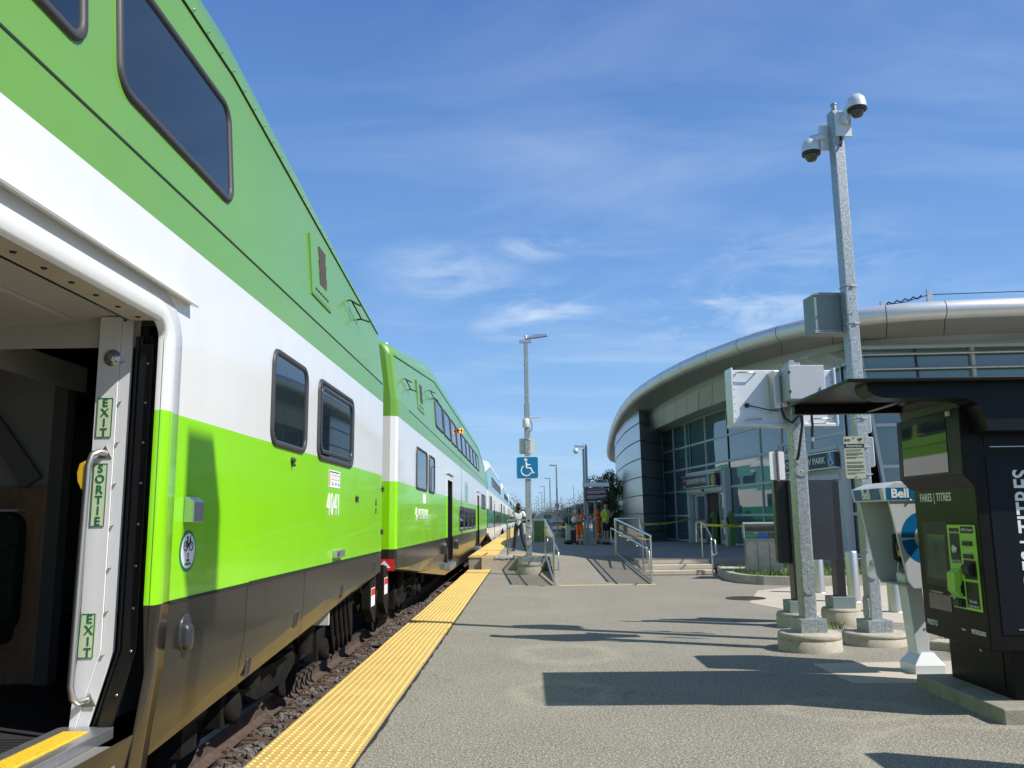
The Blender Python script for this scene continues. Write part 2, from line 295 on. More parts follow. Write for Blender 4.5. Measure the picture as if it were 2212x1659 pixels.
# concrete paving patches on the right
b = MB(); b.prism([(2.97, 8.03), (2.945, 9.06), (3.62, 9.12), (7.5, 9.3), (7.5, 8.03)], -.02, .004)
b.prism([(4.6, 12.6), (3.9, 15.2), (4.7, 17.6), (5.7, 18.4), (20, 18.6), (20, 12.2), (5.4, 12.2)], -.02, .004); st(b.build('concrete_pavement', M['paleconcrete'], recalc=False))
# platform face + track bed
b = MB(); b.add([(-30, -40, -.47), (-1.8, -40, -.47), (-1.8, 400, -.47), (-30, 400, -.47)], [(0, 1, 2, 3)]); st(b.build('track_bed', M['ballast'], recalc=False))
# raised kerb around the planting bed beside the bin
kerb = [(4.95, 22.4), (4.80, 21.2), (4.72, 20.2), (4.86, 19.45), (5.2, 18.95), (5.8, 18.7), (8, 18.65), (26, 18.6)]
b = MB()
L = [Vector((x, y, 0)) for x, y in kerb]; rings = []
for i, p in enumerate(L):
    d = (L[min(i + 1, len(L) - 1)] - L[max(i - 1, 0)]).normalized(); n = Vector((-d.y, d.x, 0))
    a, c = p + n * 0, p + n * .2
    rings.append([(a.x, a.y, 0.0), (a.x + n.x * .03, a.y + n.y * .03, .19), (c.x, c.y, .19), (c.x, c.y, 0)])
b.loft(rings, closed=False, smooth=False, caps=True); st(b.build('kerb', M['concrete']))
b = MB(); b.add([(x + .1, y + .1, .12) for x, y in kerb] + [(26, 40, .12), (4.95, 40, .12)], [tuple(range(len(kerb) + 2))]); st(b.build('planting_bed', surfmat('dry_soil_grass', (.16, .145, .07), .95, var=.4, vscale=3, bump=.5), recalc=False))
b = MB(); b.prism([(4.9, 21.3), (5.75, 20.9), (5.9, 22.2), (5.0, 22.6)], .05, .20); st(b.build('concrete_pad', M['paleconcrete']))

# tactile strips: moulded tiles with real domes
def tactile(x0, x1, y0, y1, z, tile=1.145, gap=.006, pitch=.0605, domes_to=1e9):
    b = MB(); y = y0; k = 0; q = [(0.0165, 0.0), (0.0125, 0.0045), (0.0065, 0.0062)]
    while y < y1 - .01:
        ye = min(y + tile, y1); dx = random.uniform(-.006, .006)
        b.box(x0 + dx, x1 + dx, y + gap / 2, ye - gap / 2, z - .03, z + .014 + random.uniform(-.001, .001))
        if y < domes_to:
            nx = int((x1 - x0 - .03) / pitch); ny = int((ye - y - .02) / pitch); n = 8 if y < 9 else 5
            for i in range(nx + 1):
                for j in range(ny + 1):
                    cx = x0 + dx + .022 + i * (x1 - x0 - .044) / nx; cy = y + .03 + j * (ye - y - .06) / max(ny, 1)
                    vs = [(cx + r * math.cos(2 * math.pi * a / n), cy + r * math.sin(2 * math.pi * a / n), z + .0142 + h) for r, h in q for a in range(n)]
                    fs = [(r * n + a, r * n + (a + 1) % n, (r + 1) * n + (a + 1) % n, (r + 1) * n + a) for r in (0, 1) for a in range(n)] + [tuple(range(2 * n, 3 * n))]
                    b.add(vs, fs, 1, True)
        y = ye
    return b
b = tactile(-1.815, -1.147, 2.4, 25.3, 0.004)
b2 = tactile(-1.815, -.98, 26.4, 90, .386, domes_to=46)
b.v += b2.v; n0 = len(b.v) - len(b2.v); b.f += [tuple(i + n0 for i in f) for f in b2.f]; b.m += b2.m; b.s += b2.s
b2 = MB(); b2.box(-1.815, .38, 25.38, 26.4, .36, .40); n0 = len(b.v); b.v += b2.v; b.f += [tuple(i + n0 for i in f) for f in b2.f]; b.m += b2.m; b.s += b2.s
st(b.build('tactile_paving', [M['yellow'], M['dome_yellow']], recalc=False))
# mortar joint between tiles and asphalt, ragged
b = MB(); vs = []; y = 2.4
while y < 25.2: vs.append((-1.14, y, .0035)); vs.append((-1.118 + random.uniform(-.006, .014), y, .0035)); y += .12
b.add(vs, [(2 * i, 2 * i + 1, 2 * i + 3, 2 * i + 2) for i in range(len(vs) // 2 - 1)]); st(b.build('tar_joint', surfmat('tar', (.02, .019, .018), .7, bump=.5), recalc=False))

# ties, rails, ballast stones
tie0 = None; TC = -3.37
y = 1.2; i = 0
tie_pl = []
while y < 42:
    if tie0 is None:
        tie0 = thing('railway_tie', 'weathered brown timber tie under the nearest rail', 'railway tie', (TC, y, -.47), 0, 'timber ties under the train')
        b = MB(); b.box(-1.42, 1.42, -.125, .125, -.1, .10); b.build('timber', M['tie'], tie0, bevel=.012)
        for s in (-.79, .79):
            b = MB(); b.box(s - .19, s + .19, -.09, .09, .10, .118); b.box(s - .13, s - .09, -.03, .03, .118, .15); b.box(s + .09, s + .13, -.03, .03, .118, .15)
            b.prism([(s + .09, .118), (s + .17, .118), (s + .16, .135), (s + .10, .165)], .035, .075, 'y'); b.build('tie_plate', M['rust'], tie0, bevel=.004)
        o = tie0
    else:
        o = copy_tree(tie0); o.location = (TC - .0045 * y + random.uniform(-.05, .05), y, -.47 + random.uniform(-.012, .012)); o.rotation_euler = (0, 0, random.uniform(-.02, .02))
    o['label'] = 'weathered brown timber tie across the track bed beside the yellow strip'
    y += .60; i += 1
RP = [(-.075, 0), (.075, 0), (.075, .012), (.02, .03), (.011, .05), (.011, .135), (.036, .150), (.036, .178), (-.036, .178), (-.036, .150), (-.011, .135), (-.011, .05), (-.02, .03), (-.075, .012)]
for s, lab in ((.79, 'rusty steel rail beside the platform, polished on top'), (-.79, 'far steel rail hidden under the train')):
    b = MB(); rr = [[(TC + s + px - .0045 * yy, yy, -.352 + pz) for px, pz in RP] for yy in (-25, 260)]
    n = len(RP); vs = rr[0] + rr[1]
    for j in range(n): b.add([rr[0][j], rr[0][(j + 1) % n], rr[1][(j + 1) % n], rr[1][j]], [(0, 1, 2, 3)], 1 if j == 7 else 0)
    o = b.build('rail', [M['rust'], M['railtop']], recalc=False); tag(o, lab, 'rail')
ico = []
def mkico():
    bm = bmesh.new(); bmesh.ops.create_icosphere(bm, subdivisions=1, radius=1)
    vs = [v.co.copy() for v in bm.verts]; fs = [tuple(v.index for v in f.verts) for f in bm.faces]; bm.free(); return vs, fs
IV, IF = mkico(); variants = []
for k in range(14):
    s = Vector((random.uniform(.7, 1.15), random.uniform(.7, 1.2), random.uniform(.5, .9)))
    variants.append([Vector((v.x * s.x, v.y * s.y, v.z * s.z)) * random.uniform(.72, 1.2) for v in IV])
b = MB()
def stones(n, y0, y1, x0, x1, rmin, rmax):
    for k in range(n):
        y = random.uniform(y0, y1); x = random.uniform(x0, x1) - .0045 * y
        if abs(x + .0045 * y - (TC + .79)) < .08: continue
        ph = ((y - 1.2) / .60) % 1.0; ontie = (ph < .22 or ph > .78) and x < TC + 1.42
        if ontie and random.random() < .93: continue
        r = random.uniform(rmin, rmax); a = random.uniform(0, 6.28); ca, sa = math.cos(a), math.sin(a); tl = random.uniform(-.6, .6)
        z = -.47 + .02 + random.uniform(0, .07) * (0.3 if ontie else 1) + (.09 if ontie else 0)
        vs = [(x + r * (v.x * ca - v.y * sa), y + r * (v.x * sa + v.y * ca), z + r * (v.z + tl * v.x)) for v in variants[k % 14]]
        b.add(vs, IF)
stones(5200, 4.0, 10, -2.62, -1.80, .018, .042)
stones(4200, 10, 17, -2.62, -1.80, .022, .045)
stones(2500, 17, 27, -2.62, -1.80, .03, .05)
stones(2200, 5.5, 16, -4.0, -2.62, .025, .045)
tag(b.build('ballast_stones', M['stone'], recalc=False), 'dark crushed stone ballast between the ties', None, kind='stuff')

# ------------------------------------------------ trains
LIV = {'new': ['skirt', 'lime', 'white', 'apple', 'apple'], 'old': ['oldwhite', 'dgreen', 'oldwhite', 'teal', 'oldwhite']}
HW = 1.53
PROF = [(-.075, .30), (-.045, .58), (-.008, .85), (0, 1.165), (0, 2.11), (0, 2.546), (0, 3.04), (0, 3.29), (-.045, 3.9), (-.085, 4.48), (-.105, 4.60), (-.15, 4.73), (-.25, 4.84), (-.6, 4.93), (-1.53, 4.89)]
BAND = [0, 0, 0, 1, 2, 2, 3, 3, 3, 4, 4, 4, 4, 4]
def surfx(z):
    for (x0, z0), (x1, z1) in zip(PROF, PROF[1:]):
        if z0 <= z <= z1: return x0 + (x1 - x0) * (z - z0) / (z1 - z0)
    return PROF[0][0] if z < .3 else -.1
def kup(d): return min(1.0, .55 + .45 * max(d, 0) / 5.6)
def zbot(d): return max(.30, .885 - .073 * d)
def window(parent, y0, y1, z0, z1, frame=.046, r=.13, proud=.022, name='window', gm='gasket', split=False):
    cy, cz, w_, h_ = (y0 + y1) / 2, (z0 + z1) / 2, y1 - y0, z1 - z0
    def ring(dw, off): return [(surfx(q[1]) + off, q[0], q[1]) for q in rrect(w_ - 2 * dw, h_ - 2 * dw, max(r - dw, .02), 6, cy, cz)]
    b = MB(); b.loft([ring(0, -.002), ring(.006, proud * .75), ring(.018, proud), ring(frame * .7, proud), ring(frame, proud * .7), ring(frame + .004, .003)])
    f = b.build(name, M[gm], parent)
    b = MB(); b.add(ring(frame + .002, .006), [tuple(range(28))]); b.build('pane', M['trainglass'], f, recalc=False)
    return f
def coach(Y0, Lc, liv, label, doors=(), wins=(), full=True, group='double-deck coaches of the train', openings=None):
    t = thing('train_coach', label, 'train coach', (-1.80 - .0045 * Y0, Y0, -.003 * Y0), .0045, group)
    t.rotation_euler = (-.003, 0, .0045)
    mats = [M[k] for k in LIV[liv]]
    ys = {0, .03, .1, Lc - .1, Lc - .03, Lc}
    for d in (1.5, 3, 5.6, 8.0): ys |= {d, Lc - d}
    for d0, d1 in doors: ys |= {d0, d1}
    ys = sorted(ys); b = MB()
    def prof(y):
        d = min(y, Lc - y); k = kup(d); ins = {True: .10 - math.sqrt(max(0, .01 - (.1 - d) ** 2)), False: 0}[d < .1] if d < .1 else 0
        zb = zbot(d); P = []
        for i, (x, z) in enumerate(PROF):
            if z > 3.29: z = 3.29 + (z - 3.29) * k
            if i < 3: z = max(z, zb + .02 * i)
            P.append((x - ins, z))
        full_ = [(x, y, z) for x, z in P] + [(-2 * HW - x, y, z) for x, z in P[::-1][1:]]
        return full_
    rows = [prof(y) for y in ys]; n = len(rows[0]); m = len(PROF)
    bands = BAND + BAND[::-1]
    for i in range(len(ys) - 1):
        yc = (ys[i] + ys[i + 1]) / 2
        for j in range(n - 1):
            if any(d0 < yc < d1 for d0, d1 in doors) and j in (1, 2, 3, 4): continue
            b.add([rows[i][j], rows[i + 1][j], rows[i + 1][j + 1], rows[i][j + 1]], [(0, 1, 2, 3)], bands[j], 9 <= j <= 18)
        b.add([rows[i][0], rows[i + 1][0], rows[i + 1][-1], rows[i][-1]], [(3, 2, 1, 0)], 0)
    for rw in (rows[0], rows[-1]):   # end walls in their bands
        for j in range(m - 1): b.add([rw[j], rw[j + 1], rw[n - 2 - j], rw[n - 1 - j]], [(0, 1, 2, 3)], bands[j])
    b.build('body', mats, t, weld=True)
    if not full: 
        for a in wins: window(t, *a, frame=.05, r=.1)
        return t
    b = MB()   # panel seams and skirt panel joints
    b.box(.0, .0035, 1.2, Lc - .15, 3.268, 3.280); e0 = .3
    for d0, d1 in list(doors) + [(Lc - .3, 0)]:
        b.box(-.001, .006, e0, d0 - (.13 if d1 else 0), 1.150, 1.166); e0 = d1 + .22
    ys2 = [y for y in ys]
    b.build('panel_seam', M['seam'], t)
    b = MB(); pts = []
    for y in (.12, 5.6, Lc - 5.6, Lc - .12):
        k = kup(min(y, Lc - y)); pts.append((-.082, y, 3.29 + (4.46 - 3.29) * k))
    b.tube(pts, .010, 6); g = b.build('gutter', M['seam'], t)
    b = MB(); 
    for a, c in zip(pts, pts[1:]):
        a, c = Vector(a), Vector(c); nn = int((c - a).length / .22)
        for i in range(nn):
            p = a.lerp(c, i / nn) + Vector((.004, 0, .045)); b.lathe([(.011, 0), (.009, .005), (0, .006)], p, 6, axis='x')
    tag(b.build('rivets', mats[3], t), kind='stuff')
    for a in wins: window(t, *a)
    return t
def vseam(b, y, z0, z1, w_=.007):
    zs = [z for z in (z0, .58, .85, 1.165, z1) if z0 <= z <= z1]
    b.loft([[(surfx(z) + .0025, y, z), (surfx(z) + .0025, y + w_, z)] for z in zs], closed=False)
def add_door_recess(t, d0, d1, liv, leaf=True):
    b = MB(); x1 = -.10
    b.box(-1.2, -.09, d0, d1, .56, .60, 0); b.build('door_threshold', M['alu'], t)
    b = MB(); b.add([(-1.3, d0, .6), (-1.3, d1, .6), (-1.3, d1, 2.5), (-1.3, d0, 2.5)], [(0, 1, 2, 3)])
    b.add([(-1.3, d1, .6), (-.01, d1, .6), (-.01, d1, 2.5), (-1.3, d1, 2.5)], [(0, 1, 2, 3)]); b.add([(-1.3, d0, .6), (-.01, d0, .6), (-.01, d0, 2.5), (-1.3, d0, 2.5)], [(0, 1, 2, 3)])
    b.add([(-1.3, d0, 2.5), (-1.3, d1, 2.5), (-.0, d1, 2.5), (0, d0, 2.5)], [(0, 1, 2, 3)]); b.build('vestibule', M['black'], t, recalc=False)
    b = MB(); f = .07
    for (a, c, z0, z1) in ((d0 - f, d0, .6, 2.5), (d1, d1 + f, .6, 2.5), (d0 - f, d1 + f, 2.5, 2.62)):
        for zz0, zz1, mi in ((z0, min(z1, 1.165), 0), (max(z0, 1.165), min(z1, 2.11), 1), (max(z0, 2.11), z1, 2)):
            if zz1 > zz0: b.box(-.05 if zz0 < .8 else -.002, .016, a, c, zz0, zz1, mi)
    b.box(-.002, .06, d0 - .1, d1 + .12, 2.64, 2.665, 2)
    b.build('door_frame', [M[k] for k in LIV[liv]], t)
    b = MB(); b.box(-.08, .09, d0 - .05, d1 + .02, .43, .55); b.build('door_step', M['alu'], t, bevel=.01)
# ---- second coach and those behind it
def endwins(L): return [(2.0, 3.5, 2.09, 2.81), (3.8, 4.85, 2.09, 2.81), (L - 3.5, L - 2.0, 2.09, 2.81), (L - 4.85, L - 3.8, 2.09, 2.81)]
def vent_part(t, y0, y1, z0, z1, liv='new'):
    b = MB(); x = surfx((z0 + z1) / 2)
    b.prism([(surfx(z0) - .02, z0), (surfx(z0) + .003, z0), (surfx(z1) + .003, z1), (surfx(z1) - .02, z1)], y0, y1, 'y')
    b.prism([(surfx(z0) - .01, z0 - .02), (surfx(z0) + .009, z0 - .02), (surfx(z1) + .009, z1), (surfx(z1) - .01, z1)], y0 - .015, y0, 'y'); b.box(surfx(z0) - .01, surfx(z0) + .012, y0 - .02, y1, z0 - .03, z0 - .016)
    v = b.build('intake_panel', M[LIV[liv][3]], t)
    b = MB(); w_ = (y1 - y0)
    for k in range(3):
        za = z0 + (z1 - z0) * (.28 + .235 * k); zb = za + (z1 - z0) * .21
        b.box(surfx(za) - .01, surfx(za) + .006, y0 + w_ * .42, y0 + w_ * .78, za, zb)
    for k in range(6): b.box(surfx(z0) - .01, surfx(z0) + .005, y0 + w_ * (.18 + .12 * k), y0 + w_ * (.25 + .12 * k), z0 + .05, z0 + .065)
    b.build('grille', surfmat('grille_mesh', (.05, .045, .03), .6, var=.5, vscale=60, stretch=(1, 1, .1)) if 'grille' not in M else M['grille'], v)
def grab_iron(t, y, z, x=-.08):
    b = MB()
    b.tube([(x, y, z), (x + .05, y + .03, z + .02), (x + .12, y + .06, z - .02), (x + .15, y + .09, z - .03)], .010, 6)
    b.tube([(x + .07, y + .04, z), (x + .09, y + .45, z - .09), (x + .17, y + .50, z - .11)], .010, 6)
    b.tube([(x, y + .55, z - .07), (x + .09, y + .45, z - .09)], .010, 6)
    b.build('grab_iron', M['seam'], t)
def bogie(t, yc, name='bogie'):
    b = MB(); z0 = -.18
    bo = b.prism([(yc - 1.9, .33), (yc - 1.55, .22), (yc - .7, .22), (yc - .4, .12), (yc + .4, .12), (yc + .7, .22), (yc + 1.55, .22), (yc + 1.9, .33), (yc + 1.7, .48), (yc + .8, .42), (yc + .5, .34), (yc - .5, .34), (yc - .8, .42), (yc - 1.7, .48)], -.55, -.40, 'x')
    for s in (-1.33, 1.33):
        b.box(-.42, -.30, yc + s - .17, yc + s + .17, .16, .46); b.lathe([(.11, 0), (.11, .05), (.06, .07)], (-.30, yc + s, .26), 12, axis='x')
        b.tube([(-.34, yc + s * .6, .30), (-.34, yc + s * .6, .75)], .09, 8)
    for k in range(5): b.lathe([(.11, 0), (.11, .03)], (-.33, yc, .40 + k * .07), 12)
    b.box(-.5, -.34, yc - .3, yc + .3, .72, .80)
    b.box(-.52, -.36, yc - 2.0, yc - 1.75, .10, .55); b.tube([(-.33, yc - 1.0, .52), (-.33, yc + 1.1, .50)], .03, 8)
    g = b.build(name, M['matte'], t)
    for s in (-1.33, 1.33):
        b = MB(); b.lathe([(.20, -.05), (.40, -.04), (.46, -.04), (.46, .05), (.50, .05), (.50, .09), (.46, .09)], (-.72, yc + s, .30), 28, axis='x'); b.lathe([(.42, .0), (.42, .03)], (-.68, yc + s, .30), 28, axis='x')
        b.box(-2.6, -.7, yc + s - .08, yc + s + .08, .22, .38); b.build('wheel', M['matte'], g)
def under_gear(t, a, c):
    rnd = random.Random(int(a * 10)); b = MB(); y = a
    while y < c:
        w_ = rnd.uniform(.3, .9); b.box(-1.1, -.25 - rnd.uniform(0, .2), y, y + w_, .28 + rnd.uniform(0, .12), .54); y += w_ + rnd.uniform(.1, .4)
    b.box(-2.8, -.5, a, c, .40, .52)
    b.build('underframe_equipment', M['matte'], t)
M['grille'] = surfmat('grille_mesh', (.07, .06, .04), .6, var=.5, vscale=60)
L2 = 28.55; Y2 = 11.75
lower = [(11.4 + 1.9 * k, 13.15 + 1.9 * k, 1.26, 1.94) for k in range(4)]
upper = [(5.35 + 1.86 * k, 7.03 + 1.86 * k, 3.48, 4.12) for k in range(9)]
fw = [(23.5, 24.45, 2.02, 2.66), (24.55, 25.5, 2.02, 2.66), (25.7, 26.75, 2.02, 2.66)]
c2 = coach(Y2, L2, 'new', 'lime, white and green double-deck coach with its doors open, second from the camera', doors=((7.75, 9.15), (20.1, 21.5)), wins=[(2.1, 3.65, 2.07, 2.80), (3.95, 4.95, 2.07, 2.80)] + upper + lower + fw)
for d in ((7.75, 9.15), (20.1, 21.5)): add_door_recess(c2, *d, 'new')
vent_part(c2, 2.45, 3.35, 3.50, 3.98); grab_iron(c2, .9, 3.72); grab_iron(c2, 4.2, 4.05, -.07); bogie(c2, 3.3); bogie(c2, L2 - 3.3); under_gear(c2, .2, 6.2); under_gear(c2, L2 - 6, L2 - .3)
bc = surfmat('white_roof_fitting', (.8, .8, .8), .4)
b = MB(); b.tube([(-.50, 2.0 + .07 * math.sin(a), 4.40 + .07 - .07 * math.cos(a)) for a in [i * .62 for i in range(9)]], .018, 6); b.tube([(-.5, 2.2, 4.42), (-.5, 7.5, 4.86)], .012, 6); b.tube([(-.5, 3.6, 4.50), (-.5, 3.7, 4.65)], .03, 6); b.build('roof_line', bc, c2)
lt = surfmat('amber_lamp', (.9, .35, .02), .3, emit=((1, .45, .05), .5)); 
b = MB(); b.box(-.07, .06, 11.65, 11.85, 4.02, 4.12); ml = b.build('marker_light', M['black'], c2)
for dy in (.0, .10):
    b = MB(); b.lathe([(0, -.05), (.035, -.04), (.035, .02), (0, .03)], (.0 + dy * .6, 11.63 + dy, 4.10), 10, axis='y'); b.lathe([(0, -.05), (.035, -.04), (.035, .02), (0, .03)], (.0 + dy * .6, 11.63 + dy, 4.02), 10, axis='y'); b.build('lens', lt, ml)
lettering('METROLINX', .25, M['decal_white'], c2, (.004, 3.15, 1.66), FACE_E, weight=.001, sx=.95, space=1.1)
b = MB()
for k in range(4): b.tube([(.004, 2.18 + .11 * math.cos(R(90 * k)), 1.66 + .11 * math.sin(R(90 * k))), (.004, 2.18 + .05 * math.cos(R(90 * k + 45)), 1.66 + .05 * math.sin(R(90 * k + 45))), (.004, 2.18 + .11 * math.cos(R(90 * k + 90)), 1.66 + .11 * math.sin(R(90 * k + 90)))], .008, 5)
b.build('emblem', M['decal_white'], c2)
def go_logo(t, loc, s, m, rot):   # the two half-round letters
    b = MB()
    for sgn in (-1, 1):
        pts = []; 
        for i in range(25):
            a = R(22 + i * (316 / 24)) if sgn < 0 else R(i * 15)
            pts.append(a)
        cx = sgn * .53 * s
        ro, ri = .5 * s, .22 * s
        if sgn < 0:
            for a0, a1 in zip(pts, pts[1:]): b.add([(cx + ri * math.cos(a0), 0, ri * math.sin(a0)), (cx + ro * math.cos(a0), 0, ro * math.sin(a0)), (cx + ro * math.cos(a1), 0, ro * math.sin(a1)), (cx + ri * math.cos(a1), 0, ri * math.sin(a1))], [(0, 1, 2, 3)])
            b.add([(cx, 0, -.08 * s), (cx + .5 * s, 0, -.08 * s), (cx + .5 * s, 0, .08 * s), (cx, 0, .08 * s)], [(0, 1, 2, 3)])
        else:
            for a0, a1 in zip(pts, pts[1:]): b.add([(cx + ri * math.cos(a0), 0, ri * math.sin(a0)), (cx + ro * math.cos(a0), 0, ro * math.sin(a0)), (cx + ro * math.cos(a1), 0, ro * math.sin(a1)), (cx + ri * math.cos(a1), 0, ri * math.sin(a1))], [(0, 1, 2, 3)])
    o = b.build('logo', m, t, recalc=False); o.location = loc; o.rotation_euler = rot; return o
go_logo(c2, (.004, 14.3, 2.42), .66, M['teal'], (0, 0, R(90)))
b = MB(); b.box(.0, .004, 3.1, 3.5, 1.86, 2.03); b.build('notice_label', M['decal_white'], c2)
for k, (yy, hh) in enumerate(((10.2, .13), (6.9, .13))): 
    b = MB(); b.lathe([(.09, 0), (.09, .04), (.05, .09)], (-.02, yy, 1.0), 12, axis='x'); b.box(-.02, .07, yy - .07, yy + .07, .82, 1.0); b.build('skirt_lamp', M['gasket'], c2)
b = MB()
for yy in (.9, 2.4, 4.4, 6.3): vseam(b, yy, max(.34, .90 - .073 * yy), 1.15, .012)
b.build('skirt_joint', M['seam'], c2)
b = MB(); b.box(-.30, -.02, -.014, -.002, .87, 1.03); sgn = b.build('danger_sign', M['red'], c2)
b = MB(); b.prism([(-.25, .91), (-.07, .91), (-.16, 1.01)], -.018, -.014, 'y'); b.build('triangle', M['decal_white'], sgn)

oldw = lambda L: endwins(L) + [(6.2 + 1.9 * k, 7.75 + 1.9 * k, 3.45, 4.0) for k in range(9)] + [(11.5 + 1.6 * k, 12.9 + 1.6 * k, 1.3, 1.9) for k in range(4)]
names = ['third', 'fourth', 'fifth', 'sixth', 'seventh', 'eighth']
y = 41.4
for k, nm in enumerate(names):
    if k == 0:
        c3 = coach(y, 28.0, 'old', 'older teal, white and dark green double-deck coach, third from the camera', doors=((8.0, 9.3), (19.0, 20.3)), wins=oldw(28.0))
        for d in ((8.0, 9.3), (19.0, 20.3)): add_door_recess(c3, *d, 'old')
        bogie(c3, 3.3); bogie(c3, 24.7)
        b = MB(); b.box(-.02, .12, 6.1, 6.4, 4.15, 4.3); b.build('marker_light', M['oldwhite'], c3); cc = c3
    else:
        cc = copy_tree(c3); cc.location = (-1.80 - .0045 * y, y, -.003 * y); cc['label'] = 'older teal, white and dark green double-deck coach, %s from the camera' % nm
    y += 29.1
# ---- nearest coach: far end at Y 10.65, local y = Y + 18
Y1 = -17.9; L1 = 28.55
def Y(v): return v - Y1
DO = (Y(1.95), Y(4.05))
c1 = coach(Y1, L1, 'new', 'nearest lime, white and green double-deck coach with its door open, filling the left side', doors=(DO,),
           wins=[(Y(5.83), Y(6.80), 2.09, 2.81), (Y(7.17), Y(8.68), 2.08, 2.81), (Y(3.45), Y(4.95), 3.50, 4.19), (Y(1.65), Y(3.18), 3.50, 4.19)])
c1.location.z = 0.0; c1.rotation_euler = (-.0005, 0, .0045)
vent_part(c1, Y(6.95), Y(7.65), 3.53, 4.05); grab_iron(c1, Y(8.55), 3.86); bogie(c1, Y(7.42)); under_gear(c1, Y(2.2), Y(5.4)); 
# window reveal of the opening sash
b = MB(); rr = [[(surfx(q[1]) + o_, q[0], q[1]) for q in rrect(1.37 - 2 * d_, .60 - 2 * d_, .08, 6, Y(7.93), 2.45)] for d_, o_ in ((0, .012), (0.0, .022), (.03, .022), (.034, .008))]
b.loft(rr); b.build('window_sash', M['rubber'], c1)
lettering('4041', .29, M['decal_white'], c1, (.003, Y(7.86), 1.69), FACE_E, weight=.001, sx=.86, space=1.12)
lettering('A', .10, M['decal_black'], c1, (.003, Y(10.12), 1.76), FACE_E, weight=.004); lettering('ii', .09, M['decal_black'], c1, (.003, Y(10.12), 1.66), FACE_E, weight=.004)
b = MB(); b.box(0, .003, Y(7.66), Y(8.12), 1.86, 2.02); nl = b.build('notice_label', M['decal_white'], c1)
b = MB()
for k in range(3): 
    yy = Y(7.76 + .13 * k)
    for (a, c, e, f) in ((yy, yy + .08, 1.975, 1.98), (yy, yy + .08, 1.93, 1.935), (yy, yy + .005, 1.93, 1.98), (yy + .075, yy + .08, 1.93, 1.98), (yy, yy + .085, 1.885, 1.892), (yy, yy + .07, 1.90, 1.906)): b.box(.003, .0042, a, c, e, f)
b.box(.003, .0042, Y(7.7), Y(8.08), 1.998, 2.008); b.build('print', M['decal_black'], nl)
b = MB(); b.box(.003, .0045, Y(7.665), Y(7.69), 1.87, 2.01); b.build('print', M['red'], nl)
for (yy, zz) in ((6.40, 2.02), (8.9, 1.79), (10.52, 1.95), (10.5, 1.42)):
    b = MB(); b.lathe([(.022, 0), (.022, .02), (.012, .035)], (0, Y(yy), zz), 10, axis='x'); b.lathe([(.014, 0), (.014, .03), (0, .035)], (0, Y(yy) + .01, zz - .035), 8, axis='x'); b.build('lock', M['gasket'], c1)
b = MB(); b.box(0, .045, Y(7.86), Y(8.22), 1.205, 1.275); k = b.build('connector_box', M['alu'], c1, bevel=.004)
b = MB(); b.lathe([(.02, 0), (.02, .004)], (.045, Y(7.93), 1.24), 10, axis='x'); b.build('socket', M['decal_black'], k)
b = MB()
for yy in (5.47, 6.90): vseam(b, Y(yy), .50 + .06 * (yy - 5.4), 1.155)
b.box(-.0, .010, Y(5.5), Y(10.4), 1.150, 1.170); b.build('skirt_joint', M['seam'], c1)
for yy, zz in ((5.66, .61), (6.72, .79), (8.34, .87), (10.15, 1.0)):
    b = MB(); rr = [[(surfx(q[1]) + o_, q[0], q[1]) for q in rrect(.10 - 2 * d_, .13 - 2 * d_, .02, 4, Y(yy), zz)] for d_, o_ in ((0, .0), (0.002, .006), (.012, .006), (.014, -.002))]
    b.loft(rr); f = b.build('hatch_latch', M['gasket'], c1)
    b = MB(); b.add([(surfx(q[1]) + .0015, q[0], q[1]) for q in rrect(.074, .104, .01, 4, Y(yy), zz)], [tuple(range(20))]); b.build('recess', M['decal_black'], f, recalc=False)
# speaker box, bicycle decal, skirt lamp near the door
b = MB(); b.prism([(0, 1.556), (.055, 1.556), (.055, 1.665), (.02, 1.69), (0, 1.69)], Y(4.395), Y(4.535), 'y'); sp = b.build('call_box', M['alu'], c1, bevel=.004)
b = MB()
for dy in (.03, .06, .085, .11): b.lathe([(.004, 0), (.004, .002)], (.036, Y(4.395) + dy, 1.672), 8, axis='x')
b.build('screw', M['decal_black'], sp)
def disc(r, x, y, z, sy=1.0, n=36): return [(x, y + r * sy * math.cos(2 * math.pi * i / n), z + r * math.sin(2 * math.pi * i / n)) for i in range(n)]
b = MB(); b.add(disc(.108, .002, Y(4.47), 1.405), [tuple(range(36))]); dc = b.build('bicycle_decal', M['decal_green'], c1, recalc=False)
b = MB(); b.add(disc(.092, .0035, Y(4.47), 1.405), [tuple(range(36))]); b.build('decal_field', M['decal_white'], dc, recalc=False)
b = MB(); cy, cz = Y(4.47), 1.43
for s in (-.036, .036): b.tube([(.0045, cy + s + .024 * math.cos(a), cz + .024 * math.sin(a)) for a in [R(i * 24) for i in range(15)]], .003, 5, closed=True)
F_ = [(-.036, 0), (-.012, .040), (.022, .036), (-.004, -.004), (-.012, .040)]
b.tube([(.0045, cy + p, cz + q) for p, q in F_], .003, 5); b.tube([(.0045, cy - .036, cz), (.0045, cy - .004, cz - .004)], .003, 5)
b.tube([(.0045, cy + .036, cz), (.0045, cy + .02, cz + .045), (.0045, cy + .032, cz + .054)], .003, 5); b.tube([(.0045, cy - .014, cz + .044), (.0045, cy - .026, cz + .048), (.0045, cy - .004, cz + .048)], .0035, 5)
b.build('bicycle', M['decal_black'], dc)
lettering('2', .032, M['decal_black'], dc, (.0045, cy, 1.382), FACE_E); lettering('only', .022, M['decal_green'], dc, (.0045, cy, 1.358), FACE_E); lettering('seulement', .02, M['decal_green'], dc, (.0045, cy, 1.338), FACE_E)
b = MB(); prof = [(r_, h_) for r_, h_ in ((.085, 0), (.085, .008), (.075, .012))]
